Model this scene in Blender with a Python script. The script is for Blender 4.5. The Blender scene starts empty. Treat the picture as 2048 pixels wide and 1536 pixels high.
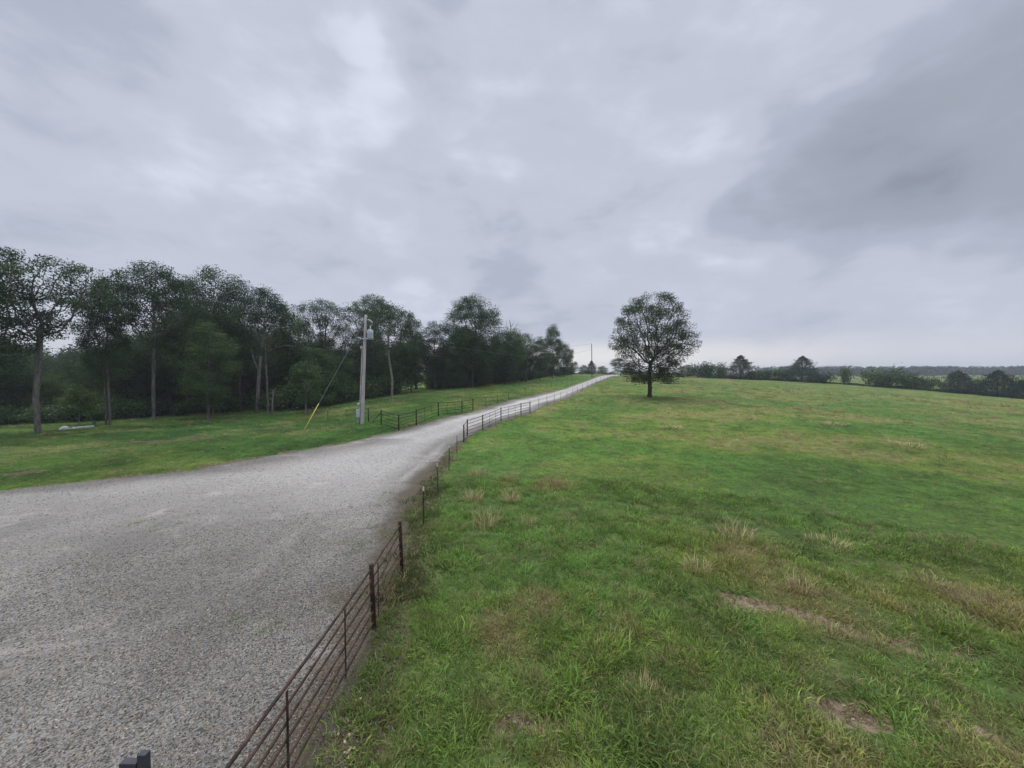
import bpy, math, random
import numpy as np
from mathutils import Vector, Matrix

random.seed(7)
RNG = np.random.default_rng(7)
R = math.radians
scene = bpy.context.scene
COL = scene.collection

# ------------------------------------------------------------------ camera, world, sun, exposure
FPX = 750.0                                   # focal length in pixels of the 2048 px frame
CAM_H = 5.65
PITCH = math.atan((768 - 745) / FPX)
cam = bpy.data.cameras.new('camera')
cam.sensor_width = 36.0
cam.lens = 36.0 * FPX / 2048.0
cam.clip_start = 0.05
cam.clip_end = 8000
cam_o = bpy.data.objects.new('camera', cam)
COL.objects.link(cam_o)
cam_o.location = (0, 0, CAM_H)
cam_o.rotation_euler = (R(90) - PITCH, 0, 0)
scene.camera = cam_o

SUN_EL, SUN_ROT = R(58), R(-55)
world = bpy.data.worlds.new('World')
scene.world = world
world.use_nodes = True


def build_world():
    nt = world.node_tree
    nt.nodes.clear()
    N, L = nt.nodes.new, nt.links.new

    def math_(op, a, b=None, clamp=False):
        n = N('ShaderNodeMath'); n.operation = op; n.use_clamp = clamp
        for i, v in enumerate((a, b)):
            if v is None: continue
            if isinstance(v, (int, float)): n.inputs[i].default_value = v
            else: L(v, n.inputs[i])
        return n.outputs[0]

    def mapr(v, a, b, c, d, smooth=True):
        n = N('ShaderNodeMapRange'); n.interpolation_type = 'SMOOTHSTEP' if smooth else 'LINEAR'
        L(v, n.inputs['Value'])
        for k, x in zip(('From Min', 'From Max', 'To Min', 'To Max'), (a, b, c, d)):
            n.inputs[k].default_value = x
        return n.outputs[0]

    def mixc(f, a, b, mode='MIX'):
        n = N('ShaderNodeMix'); n.data_type = 'RGBA'; n.blend_type = mode
        if isinstance(f, (int, float)): n.inputs[0].default_value = f
        else: L(f, n.inputs[0])
        for i, v in ((6, a), (7, b)):
            if isinstance(v, tuple): n.inputs[i].default_value = (*v, 1)
            else: L(v, n.inputs[i])
        return n.outputs[2]

    out = N('ShaderNodeOutputWorld')
    tc = N('ShaderNodeTexCoord')
    dirn = N('ShaderNodeVectorMath'); dirn.operation = 'NORMALIZE'
    L(tc.outputs['Generated'], dirn.inputs[0])
    sep = N('ShaderNodeSeparateXYZ'); L(dirn.outputs[0], sep.inputs[0])

    def noise(scale, loc, rot, sc, detail, rough, dist):
        m = N('ShaderNodeMapping')
        m.inputs['Location'].default_value = loc
        m.inputs['Rotation'].default_value = rot
        m.inputs['Scale'].default_value = sc
        L(dirn.outputs[0], m.inputs[0])
        n = N('ShaderNodeTexNoise'); n.noise_dimensions = '3D'
        L(m.outputs[0], n.inputs['Vector'])
        n.inputs['Scale'].default_value = scale
        n.inputs['Detail'].default_value = detail
        n.inputs['Roughness'].default_value = rough
        n.inputs['Distortion'].default_value = dist
        return n.outputs['Fac']

    big = noise(1.9, (3.1, 1.7, 0.4), (0, R(-16), 0), (1.0, 1.0, 2.0), 3.0, 0.45, 0.3)
    mid = noise(4.6, (7.7, 4.2, 1.0), (0, R(-14), 0), (1.0, 1.0, 2.1), 5.0, 0.5, 0.5)
    fine = noise(12.0, (1.7, 9.2, 2.0), (0, R(-12), 0), (1.0, 1.0, 2.3), 5.0, 0.55, 0.4)
    v = math_('ADD', math_('MULTIPLY', big, 0.36), math_('MULTIPLY', mid, 0.34))
    v = math_('ADD', v, math_('ADD', math_('MULTIPLY', fine, 0.17), 0.128))

    # wide thick and thin parts of the overcast, each about one direction in the sky
    def lobe(d, w0, w1, amp):
        d = Vector(d).normalized()
        n = N('ShaderNodeVectorMath'); n.operation = 'DOT_PRODUCT'
        wob = N('ShaderNodeVectorMath'); wob.operation = 'ADD'
        L(dirn.outputs[0], wob.inputs[0])
        sc = N('ShaderNodeVectorMath'); sc.operation = 'SCALE'
        nz = N('ShaderNodeTexNoise'); nz.inputs['Scale'].default_value = 3.2; nz.inputs['Detail'].default_value = 3
        L(dirn.outputs[0], nz.inputs['Vector'])
        sb = N('ShaderNodeVectorMath'); sb.operation = 'SUBTRACT'
        L(nz.outputs['Color'], sb.inputs[0]); sb.inputs[1].default_value = (0.5, 0.5, 0.5)
        L(sb.outputs[0], sc.inputs[0]); sc.inputs['Scale'].default_value = 0.35
        L(sc.outputs[0], wob.inputs[1])
        nn = N('ShaderNodeVectorMath'); nn.operation = 'NORMALIZE'; L(wob.outputs[0], nn.inputs[0])
        L(nn.outputs[0], n.inputs[0]); n.inputs[1].default_value = d
        return math_('MULTIPLY', mapr(n.outputs['Value'], math.cos(R(w1)), math.cos(R(w0)), 0, 1), amp)

    def pix(x, y): return (x - 1024, FPX, 745 - y)
    for (x, y, w0, w1, a) in LOBES:
        v = math_('ADD', v, lobe(pix(x, y), w0, w1, a))
    ramp = N('ShaderNodeValToRGB')
    cr = ramp.color_ramp
    cr.interpolation = 'EASE'
    stops = ((0.06, (0.27, 0.305, 0.375)), (0.26, (0.37, 0.41, 0.49)), (0.42, (0.45, 0.495, 0.60)), (0.55, (0.565, 0.60, 0.71)), (0.74, (0.74, 0.775, 0.91)))
    cr.elements[0].position, cr.elements[0].color = stops[0][0], (*stops[0][1], 1)
    cr.elements[1].position, cr.elements[1].color = stops[-1][0], (*stops[-1][1], 1)
    for p, c in stops[1:-1]:
        e = cr.elements.new(p); e.color = (*c, 1)
    L(v, ramp.inputs[0])
    col = ramp.outputs[0]
    # thin clear strip low over the horizon, brightest straight ahead
    low = mapr(sep.outputs[2], 0.035, 0.10, 1.0, 0.0)
    az = mapr(math_('ABSOLUTE', math_('SUBTRACT', math_('DIVIDE', sep.outputs[0], math_('MAXIMUM', sep.outputs[1], 0.05)), 0.12)), 0.1, 1.0, 1.0, 0.25)
    strip = math_('MULTIPLY', math_('MULTIPLY', low, az), mapr(mid, 0.35, 0.6, 0.75, 1.0))
    col = mixc(strip, col, (0.96, 0.935, 0.90))
    # an overcast sky is brightest overhead; raised above the view to light the ground
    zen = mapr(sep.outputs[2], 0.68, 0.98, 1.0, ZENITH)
    bgc = N('ShaderNodeBackground'); L(col, bgc.inputs['Color'])
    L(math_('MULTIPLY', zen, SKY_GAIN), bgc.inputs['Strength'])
    sky = N('ShaderNodeTexSky'); sky.sky_type = 'NISHITA'; sky.sun_disc = False
    sky.sun_elevation = SUN_EL; sky.sun_rotation = SUN_ROT
    bgs = N('ShaderNodeBackground'); L(sky.outputs[0], bgs.inputs['Color']); bgs.inputs['Strength'].default_value = 0.05
    mx = N('ShaderNodeMixShader'); mx.inputs[0].default_value = 0.94
    L(bgs.outputs[0], mx.inputs[1]); L(bgc.outputs[0], mx.inputs[2])
    L(mx.outputs[0], out.inputs['Surface'])


# (pixel direction x, y, full inside angle, zero outside angle, amount)
LOBES = [(2040, 190, 1, 13, -0.07), (1930, 240, 1, 13, -0.07), (1810, 290, 1, 13, -0.07), (1690, 345, 1, 12, -0.08), (1570, 395, 1, 11, -0.08), (1480, 430, 0, 7, -0.06), (2000, 400, 1, 9, -0.09), (1960, 300, 2, 14, -0.03),
         (600, 130, 2, 14, 0.08), (780, 200, 0, 6, 0.08), (370, 255, 0, 5, 0.07), (695, 85, 0, 3, 0.07), (760, 430, 0, 6, 0.07), (1000, 385, 0, 5, 0.06),
         (120, 110, 6, 24, -0.08), (1750, 120, 5, 26, -0.05), (60, 40, 3, 12, -0.04), (620, 470, 1, 8, -0.07), (1000, 480, 1, 8, -0.06), (850, 20, 1, 7, -0.08), (1180, 220, 2, 10, -0.03),
         (1480, 60, 1, 9, 0.03), (1400, 300, 1, 6, 0.04), (1330, 440, 1, 6, 0.05), (1750, 480, 1, 7, 0.05), (1150, 560, 1, 6, 0.05), (1650, 600, 2, 10, -0.05), (250, 420, 2, 9, 0.03), (860, 600, 1, 6, 0.06)]
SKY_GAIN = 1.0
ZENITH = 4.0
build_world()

sun = bpy.data.lights.new('sun', 'SUN')
sun.energy = 1.5
sun.angle = R(28)
sun.color = (1.0, 0.965, 0.91)
sun_o = bpy.data.objects.new('sun', sun)
COL.objects.link(sun_o)
sd = Vector((math.sin(SUN_ROT) * math.cos(SUN_EL), math.cos(SUN_ROT) * math.cos(SUN_EL), math.sin(SUN_EL)))
sun_o.rotation_euler = sd.to_track_quat('Z', 'Y').to_euler()
sun_o.location = (0, 0, 60)

vs = scene.view_settings
vs.view_transform = 'Standard'
vs.look = 'None'
vs.exposure = 0.0
vs.gamma = 1.0
vs.use_curve_mapping = False
scene.cycles.use_denoising = True
scene.cycles.max_bounces = 8
scene.cycles.diffuse_bounces = 3
scene.cycles.transmission_bounces = 4
scene.cycles.transparent_max_bounces = 8
scene.cycles.volume_bounces = 0

# ------------------------------------------------------------------ pixel -> place helpers
_F = np.array((0, math.cos(PITCH), -math.sin(PITCH)))
_U = np.array((0, math.sin(PITCH), math.cos(PITCH)))
_X = np.array((1.0, 0, 0))
EYE = np.array((0, 0, CAM_H))


def ray(x, y): return _F * FPX + _X * (x - 1024) + _U * (768 - y)


def P(x, y, Y):
    d = ray(x, y)
    return EYE + d * (Y / d[1])


def sm(a, b, v):
    t = np.clip((v - a) / (b - a), 0, 1)
    return t * t * (3 - 2 * t)


_perm = np.random.default_rng(3).random((256, 256))


def vnoise(x, y):
    x = np.asarray(x, float); y = np.asarray(y, float)
    xi, yi = np.floor(x).astype(int), np.floor(y).astype(int)
    fx, fy = x - xi, y - yi
    fx, fy = fx * fx * (3 - 2 * fx), fy * fy * (3 - 2 * fy)
    g = lambda a, b: _perm[a & 255, b & 255]
    return (g(xi, yi) * (1 - fx) + g(xi + 1, yi) * fx) * (1 - fy) + (g(xi, yi + 1) * (1 - fx) + g(xi + 1, yi + 1) * fx) * fy


def fbm(x, y, s, o=3, seed=0.0):
    v, a, t = 0, 1.0, 0
    for k in range(o):
        v = v + a * vnoise(x / s + 17.3 * k + seed, y / s + 5.1 * k + seed * 1.7); t += a
        a *= 0.5; s *= 0.5
    return v / t


# ------------------------------------------------------------------ terrain height (thin-plate spline)
ctrl = []
for X, Y, z in [(-3.05, 2, 0), (-3.05, 6, 0), (-3.1, 10, 0), (-3.3, 14, 0), (-3.6, 20, -.05), (-10, 5, 0), (0, 5, 0), (10, 5, -.05),
                (-15, 12, 0), (8, 12, -.05), (20, 12, -.1), (-24, 17.8, 0), (-22, 19.4, 0), (-18.7, 21.3, 0), (-17.6, 23.7, 0), (-13.2, 30.5, .1),
                (-60, 10, 0), (-60, -30, 0), (60, 0, -.4), (60, -30, -.4), (0, -40, 0), (15, 25, 0), (35, 26, -.15), (3, 25, .05),
                (-100, 100, -3), (-150, 150, -3), (-100, 40, -2), (-250, 250, -3), (0, 320, 2), (-60, 110, -1.5), (-200, 0, -1),
                (200, 0, -2), (0, -200, 0), (60, 230, 4.2), (300, 100, -5), (-300, 400, 0), (55, 180, 4.6)]:
    ctrl.append((X, Y, z))
for x, y, Y in [(927.6, 886, 30.5), (934.8, 872, 32.3), (965.5, 861, 34.5), (1002, 842.5, 39), (1042, 831, 43.5), (1060, 827, 45.5),
                (1094, 811, 54), (1134, 798, 67), (1144, 792, 71), (1165, 783, 79), (1194, 771, 93), (1209, 764, 105), (1222, 757, 125), (1235, 752, 150),
                (797, 859, 32.3), (832, 850, 34.5), (877, 832, 39), (924, 824, 43.5), (946, 820, 45.5), (762, 853, 36), (737, 847, 40), (722, 848, 37),
                (694, 841, 46), (656, 840, 48), (626, 836, 50), (594, 835, 52), (567, 831, 55), (540, 827, 58), (471, 821, 67), (598, 878, 30),
                (72, 866, 38), (213, 849, 45), (305, 841, 50), (415, 838, 52), (783, 797, 70), (958, 775, 88), (997, 768, 100), (1140, 750, 160),
                (972, 812, 50), (995, 807, 54.5), (1017, 800, 60), (1035, 795, 65), (1051, 788, 71), (1081, 778, 84), (1103, 772, 94), (1130, 764.5, 110),
                (1184, 754, 133), (1299, 795, 58), (2048, 900, 27), (2048, 850, 44), (1250, 752, 165), (1380, 755, 170), (1560, 762, 160),
                (1700, 770, 150), (1900, 785, 130), (2048, 797, 115), (1750, 757, 400), (1900, 762, 300), (1650, 752, 600), (2048, 753, 600),
                (840, 776, 120), (1480, 800, 62), (1700, 815, 62)]:
    p = P(x, y, Y)
    ctrl.append((p[0], p[1], p[2]))
ctrl = np.array(ctrl)
_cx, _cy, _cz = ctrl[:, 0] / 50, ctrl[:, 1] / 50, ctrl[:, 2]


def _u(r2): return np.where(r2 > 1e-12, 0.5 * r2 * np.log(np.maximum(r2, 1e-12)), 0)


_n = len(ctrl)
_A = np.zeros((_n + 3, _n + 3))
_A[:_n, :_n] = _u((_cx[:, None] - _cx) ** 2 + (_cy[:, None] - _cy) ** 2) + np.eye(_n) * 0.004
_A[:_n, _n:] = np.stack([np.ones(_n), _cx, _cy], 1)
_A[_n:, :_n] = _A[:_n, _n:].T
_w = np.linalg.solve(_A, np.concatenate([_cz, np.zeros(3)]))


def zbase(X, Y):
    X = np.atleast_1d(np.asarray(X, float)); Y = np.atleast_1d(np.asarray(Y, float))
    out = np.empty(X.shape)
    for s in range(0, len(X), 20000):
        x, y = X[s:s + 20000] / 50, Y[s:s + 20000] / 50
        out[s:s + 20000] = _u((x[:, None] - _cx) ** 2 + (y[:, None] - _cy) ** 2) @ _w[:_n] + _w[_n] + _w[_n + 1] * x + _w[_n + 2] * y
    r = np.hypot(X, Y)
    f = sm(260, 620, r)
    return out * (1 - f) + f * (-0.5)


def hit(x, y, smax=900):
    d = ray(x, y); d = d / d[1]
    t = np.concatenate([np.arange(2, 60, 0.05), np.arange(60, 300, 0.25), np.arange(300, smax, 1.0)])
    p = EYE + d * t[:, None]
    below = np.nonzero(p[:, 2] < zbase(p[:, 0], p[:, 1]))[0]
    k = below[0] if len(below) else len(t) - 1
    return p[k]


# road edges as X over Y
_l = [(-60, -30), (-60, 11), (-40, 14.6)] + [tuple(hit(x, y)[:2]) for x, y in
      [(0, 983), (176, 963), (365, 943), (466, 925), (600, 902), (700, 884), (755, 872), (798, 863), (837, 851), (876, 841), (946, 823.5), (1013, 803), (1060, 793), (1110, 781)]]
_lY = np.array([p[1] for p in _l]); _lX = np.array([p[0] for p in _l])
_r = [(-2.75, -30), (-2.75, 5)] + [tuple(hit(x, y)[:2]) for x, y in
      [(690, 1400), (735, 1282), (775, 1160), (798, 1080), (822, 1005), (848, 962), (880, 918), (908, 889), (931, 873), (963, 861), (998, 844), (1038, 832), (1056, 828)]]
# T-post line along the right of the road
def right_line(Y): return 5.03 + 0.385 * (Y - 54.0) - 0.0009 * np.maximum(Y - 60, 0) ** 2 * 0 + 0.0
for Y in (54, 60, 70, 80, 95, 110, 130, 150, 175):
    _r.append((float(right_line(Y)) - 0.35, Y))
_rY = np.array([p[1] for p in _r]); _rX = np.array([p[0] for p in _r])
_k = _lY[-1]
for Y in (85, 97, 110, 130, 150, 175):
    if Y > _k + 3:
        _lY = np.append(_lY, Y); _lX = np.append(_lX, float(right_line(Y)) - 0.35 - (5.0 + 0.012 * (Y - 85)))
assert np.all(np.diff(_lY) > 0) and np.all(np.diff(_rY) > 0), (list(_lY), list(_rY))


def road_d(X, Y):
    """distance inside the gravel (positive) or outside it, across the road"""
    xl, xr = np.interp(Y, _lY, _lX), np.interp(Y, _rY, _rX)
    dl = (X - xl) * np.where(Y < 30, 0.55, 0.85)
    dr = (xr - X) * 0.9
    d = np.minimum(dl, dr)
    d = np.where(Y > 174, -np.maximum(Y - 174, 0.1), d)
    return d, dl < dr


def poly_d(X, Y, pts):
    best = np.full(np.shape(X), 1e9)
    for (ax, ay), (bx, by) in zip(pts[:-1], pts[1:]):
        vx, vy = bx - ax, by - ay
        t = np.clip(((X - ax) * vx + (Y - ay) * vy) / (vx * vx + vy * vy + 1e-9), 0, 1)
        best = np.minimum(best, np.hypot(X - ax - t * vx, Y - ay - t * vy))
    return best


def pxline(l): return [tuple(hit(x, y)[:2]) for x, y in l]


BARE = [(pxline([(1460, 1208), (1560, 1228), (1650, 1258)]), 0.36), (pxline([(1650, 1258), (1790, 1288), (1930, 1318)]), 0.24),
        (pxline([(1520, 1408), (1545, 1412)]), 0.14), (pxline([(1625, 1420), (1740, 1438)]), 0.28), (pxline([(965, 1438), (1080, 1430), (1200, 1412)]), 0.20),
        (pxline([(1290, 1186), (1350, 1206), (1400, 1222)]), 0.17), (pxline([(280, 885), (340, 880), (400, 873)]), 1.3),
        (pxline([(730, 1370), (705, 1450), (700, 1530)]), 0.28), (pxline([(1830, 1450), (1990, 1478)]), 0.14),
        (pxline([(40, 944), (140, 937)]), 0.5)]


def fields(X, Y):
    """soil, dry, yellow, dark masks, 0..1"""
    d, left = road_d(X, Y)
    n1 = fbm(X, Y, 0.9, 3, 1.0); n2 = fbm(X, Y, 7.0, 3, 4.0); n3 = fbm(X, Y, 2.4, 3, 9.0); n4 = fbm(X, Y, 22.0, 2, 2.0)
    soil = np.zeros(np.shape(X))
    for pts, r in BARE[:6] + BARE[7:9]:
        soil = np.maximum(soil, 1 - sm(r * 0.35, r * 1.25, poly_d(X, Y, pts) + (n1 - 0.5) * r * 1.5))
    scar = np.zeros(np.shape(X))
    for pts, r in (BARE[6], BARE[9]):
        scar = np.maximum(scar, 1 - sm(r * 0.2, r * 1.3, poly_d(X, Y, pts) + (n1 - 0.5) * r * 2.6))
    # weedy dirt strip right of the gravel and thin dirt line left of it
    strip = (1 - sm(0.0, 1.0, np.abs(d + 0.45) + (n1 - 0.5) * 1.1)) * (~left) * sm(3, 5, Y) * (1 - sm(27, 33, Y))
    strip2 = (1 - sm(0.0, 0.55, np.abs(d + 0.1) + (n1 - 0.5) * 0.7))
    soil = np.clip(np.maximum(soil, np.maximum(np.maximum(strip * 0.8, strip2 * 0.8), scar * 1.0)), 0, 1)
    right = X > np.interp(Y, _rY, _rX)
    dry = sm(0.53, 0.68, n3 * 0.60 + n2 * 0.40 + 0.07 * right * sm(20, 90, Y + 0.35 * X)) * 0.9
    dry = np.maximum(dry, right * sm(60, 150, np.hypot(X, Y)) * 0.25)
    yellow = sm(0.38, 0.66, n2 * 0.6 + n4 * 0.4)
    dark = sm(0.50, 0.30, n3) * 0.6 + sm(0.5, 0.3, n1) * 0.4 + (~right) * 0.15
    return soil, np.clip(dry, 0, 1), yellow, np.clip(dark, 0, 1), np.clip(np.maximum(np.maximum(strip, strip2 * 0.7), scar), 0, 1)


GRASS_A = np.array((0.112, 0.218, 0.050))     # cool lush
GRASS_B = np.array((0.205, 0.270, 0.060))     # yellow green
GRASS_C = np.array((0.078, 0.132, 0.036))     # dark clover
GRASS_D = np.array((0.300, 0.250, 0.125))     # dry


def grass_tint(X, Y):
    soil, dry, yellow, dark, strip = fields(X, Y)
    c = GRASS_A + (GRASS_B - GRASS_A) * (yellow * 0.85)[:, None]
    c = c + (GRASS_C - c) * (dark * 0.75)[:, None]
    lush = np.exp(-((X - 6) ** 2 + (Y - 25) ** 2) / 15.0 ** 2)[:, None]
    c = c * (1 + lush * np.array((-0.08, 0.02, -0.06)))
    c = c + (GRASS_D - c) * (dry * 0.48)[:, None]
    c = c * (0.96 - 0.16 * sm(2, 16, X) * (1 - sm(22, 45, Y)))[:, None]  # near right pasture darkened, lens vignetting partly painted into the tint
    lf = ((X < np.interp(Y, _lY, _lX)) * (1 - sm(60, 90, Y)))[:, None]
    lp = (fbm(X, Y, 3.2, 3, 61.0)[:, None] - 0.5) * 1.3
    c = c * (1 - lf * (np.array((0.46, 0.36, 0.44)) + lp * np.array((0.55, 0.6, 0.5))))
    c = np.maximum(c, 0.02)
    return c, soil, dry, strip


def zfull(X, Y):
    X = np.atleast_1d(np.asarray(X, float)); Y = np.atleast_1d(np.asarray(Y, float))
    d, _ = road_d(X, Y)
    r = np.hypot(X, Y)
    k = sm(-0.1, -1.0, d) * (1 - sm(60, 200, r))
    soil = np.zeros(X.shape)
    for pts, rr in BARE[:6]:
        soil = np.maximum(soil, 1 - sm(rr * 0.3, rr * 1.4, poly_d(X, Y, pts)))
    return zbase(X, Y) + k * ((fbm(X, Y, 1.3, 3, 21.0) - 0.5) * 0.16 + (fbm(X, Y, 5.0, 2, 31.0) - 0.5) * 0.30) - soil * 0.12


def gz(X, Y): return float(zfull(X, Y)[0])


def ground_at(x, y):
    p = hit(x, y)
    return Vector((p[0], p[1], gz(p[0], p[1])))


# ------------------------------------------------------------------ object helpers
def tag(o, label=None, cat=None, group=None, kind=None):
    if label: o['label'] = label
    if cat: o['category'] = cat
    if group: o['group'] = group
    if kind: o['kind'] = kind
    return o


def empty(name, loc, label, cat, group=None, rz=0.0):
    o = bpy.data.objects.new(name, None)
    COL.objects.link(o)
    o.location = loc
    o.rotation_euler = (0, 0, rz)
    o.empty_display_size = 0.3
    return tag(o, label, cat, group)


def np_mesh(name, V, quads=None, tris=None, attr=None, smooth=False):
    me = bpy.data.meshes.new(name)
    V = np.asarray(V, np.float32)
    q = np.asarray(quads if quads is not None else np.zeros((0, 4)), np.int32).reshape(-1, 4)
    t = np.asarray(tris if tris is not None else np.zeros((0, 3)), np.int32).reshape(-1, 3)
    me.vertices.add(len(V)); me.vertices.foreach_set('co', V.ravel())
    nl = q.size + t.size
    me.loops.add(nl); me.loops.foreach_set('vertex_index', np.concatenate([q.ravel(), t.ravel()]))
    me.polygons.add(len(q) + len(t))
    ls = np.concatenate([np.arange(len(q)) * 4, q.size + np.arange(len(t)) * 3]).astype(np.int32)
    me.polygons.foreach_set('loop_start', ls)
    if smooth: me.polygons.foreach_set('use_smooth', np.ones(len(q) + len(t), bool))
    me.update(calc_edges=True)
    for k, v in (attr or {}).items():
        v = np.asarray(v, np.float32)
        if v.ndim == 1: v = np.repeat(v[:, None], 3, 1)
        if v.shape[1] == 3: v = np.concatenate([v, np.ones((len(v), 1), np.float32)], 1)
        a = me.attributes.new(k, 'FLOAT_COLOR', 'POINT')
        a.data.foreach_set('color', v.ravel())
    return me


def link(name, me, mat, parent=None):
    o = bpy.data.objects.new(name, me)
    COL.objects.link(o)
    if mat and not me.materials: me.materials.append(mat)
    if parent is not None: o.parent = parent
    return o


class MB:
    """collects tubes, boxes and lathes into one mesh"""
    def __init__(s): s.v, s.f = [], []

    def ring(s, c, ax, r, n, ph=0.0):
        ax = Vector(ax).normalized()
        u = ax.cross(Vector((0, 0, 1)) if abs(ax.z) < 0.9 else Vector((1, 0, 0))).normalized()
        w = ax.cross(u)
        b = len(s.v)
        for k in range(n):
            a = 2 * math.pi * k / n + ph
            s.v.append(tuple(Vector(c) + (u * math.cos(a) + w * math.sin(a)) * r))
        return b

    def path(s, pts, rad, n=8, caps=True):
        pts = [Vector(p) for p in pts]
        rad = rad if isinstance(rad, (list, tuple)) else [rad] * len(pts)
        bs = []
        for i, p in enumerate(pts):
            a = pts[min(i + 1, len(pts) - 1)] - pts[max(i - 1, 0)]
            bs.append(s.ring(p, a, rad[i], n))
        for a, b in zip(bs[:-1], bs[1:]):
            for k in range(n):
                s.f.append((a + k, a + (k + 1) % n, b + (k + 1) % n, b + k))
        if caps:
            s.f.append(tuple(bs[0] + k for k in range(n))[::-1]); s.f.append(tuple(bs[-1] + k for k in range(n)))
        return s

    def box(s, c, size, rz=0.0, M=None):
        b = len(s.v)
        m = M or (Matrix.Translation(c) @ Matrix.Rotation(rz, 4, 'Z'))
        for x in (-.5, .5):
            for y in (-.5, .5):
                for z in (-.5, .5):
                    s.v.append(tuple(m @ Vector((x * size[0], y * size[1], z * size[2]))))
        for f in ((0, 1, 3, 2), (4, 6, 7, 5), (0, 4, 5, 1), (2, 3, 7, 6), (0, 2, 6, 4), (1, 5, 7, 3)):
            s.f.append(tuple(b + i for i in f))
        return s

    def build(s, name, mat, parent=None, smooth=False, bevel=0.0, origin=None):
        me = bpy.data.meshes.new(name)
        if origin is not None:
            o_ = Vector(origin); vv = [tuple(Vector(p) - o_) for p in s.v]
        else: vv = s.v
        me.from_pydata(vv, [], s.f)
        if smooth: me.polygons.foreach_set('use_smooth', [len(p.vertices) <= 4 for p in me.polygons])
        o = link(name, me, mat, parent)
        if bevel:
            m = o.modifiers.new('bevel', 'BEVEL'); m.width = bevel; m.segments = 2
        return o


def copy_tree(o, parent=None):
    c = o.copy(); COL.objects.link(c)
    if parent is not None: c.parent = parent
    for ch in list(o.children): copy_tree(ch, c)
    return c


# ------------------------------------------------------------------ materials
class NT:
    def __init__(s, name):
        s.m = bpy.data.materials.new(name); s.m.use_nodes = True
        s.t = s.m.node_tree; s.t.nodes.clear()
        s.out = s.N('ShaderNodeOutputMaterial')

    def N(s, ty, **kw):
        n = s.t.nodes.new(ty)
        for k, v in kw.items(): setattr(n, k, v)
        return n

    def L(s, a, b): s.t.links.new(a, b)

    def put(s, sock, v):
        if hasattr(v, 'is_output'): s.L(v, sock)
        elif isinstance(v, (tuple, list)) and len(v) == 3 and sock.type == 'RGBA': sock.default_value = (*v, 1)
        else: sock.default_value = v

    def math(s, op, a, b=0.0, clamp=False):
        n = s.N('ShaderNodeMath', operation=op, use_clamp=clamp)
        s.put(n.inputs[0], a); s.put(n.inputs[1], b)
        return n.outputs[0]

    def mix(s, f, a, b, mode='MIX'):
        n = s.N('ShaderNodeMix', data_type='RGBA', blend_type=mode)
        s.put(n.inputs[0], f); s.put(n.inputs[6], a); s.put(n.inputs[7], b)
        return n.outputs[2]

    def mapr(s, v, a, b, c=0.0, d=1.0):
        n = s.N('ShaderNodeMapRange', interpolation_type='SMOOTHSTEP')
        s.put(n.inputs['Value'], v)
        for k, x in zip(('From Min', 'From Max', 'To Min', 'To Max'), (a, b, c, d)): s.put(n.inputs[k], x)
        return n.outputs[0]

    def noise(s, vec, scale, detail=3.0, rough=0.55, dist=0.0):
        n = s.N('ShaderNodeTexNoise')
        if vec is not None: s.L(vec, n.inputs['Vector'])
        n.inputs['Scale'].default_value = scale; n.inputs['Detail'].default_value = detail
        n.inputs['Roughness'].default_value = rough; n.inputs['Distortion'].default_value = dist
        return n

    def pos(s): return s.N('ShaderNodeNewGeometry').outputs['Position']

    def obj(s): return s.N('ShaderNodeTexCoord').outputs['Object']

    def attr(s, name, ty='GEOMETRY'):
        n = s.N('ShaderNodeAttribute', attribute_name=name, attribute_type=ty)
        return n

    def bsdf(s, color, rough=0.8, metal=0.0, spec=0.3, normal=None):
        b = s.N('ShaderNodeBsdfPrincipled')
        s.put(b.inputs['Base Color'], color); s.put(b.inputs['Roughness'], rough)
        b.inputs['Metallic'].default_value = metal
        b.inputs['Specular IOR Level'].default_value = spec
        if normal is not None: s.L(normal, b.inputs['Normal'])
        return b

    def bump(s, h, strength=0.5, dist=0.02):
        b = s.N('ShaderNodeBump')
        s.L(h, b.inputs['Height']); b.inputs['Strength'].default_value = strength; b.inputs['Distance'].default_value = dist
        return b.outputs[0]

    def done(s, sh):
        s.L(sh, s.out.inputs['Surface'])
        return s.m


def noisy(name, c1, c2, scale, rough=0.8, metal=0.0, spec=0.3, bump=0.3, bdist=0.004, stretch=None):
    t = NT(name)
    v = t.obj()
    if stretch:
        m = t.N('ShaderNodeMapping'); m.inputs['Scale'].default_value = stretch; t.L(v, m.inputs[0]); v = m.outputs[0]
    n = t.noise(v, scale, 4, 0.6)
    n2 = t.noise(v, scale * 5, 3, 0.6)
    f = t.math('ADD', t.math('MULTIPLY', n.outputs['Fac'], 0.7), t.math('MULTIPLY', n2.outputs['Fac'], 0.3))
    col = t.mix(t.mapr(f, 0.35, 0.65), c1, c2)
    return t.done(t.bsdf(col, rough, metal, spec, t.bump(f, bump, bdist)).outputs[0])


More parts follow.
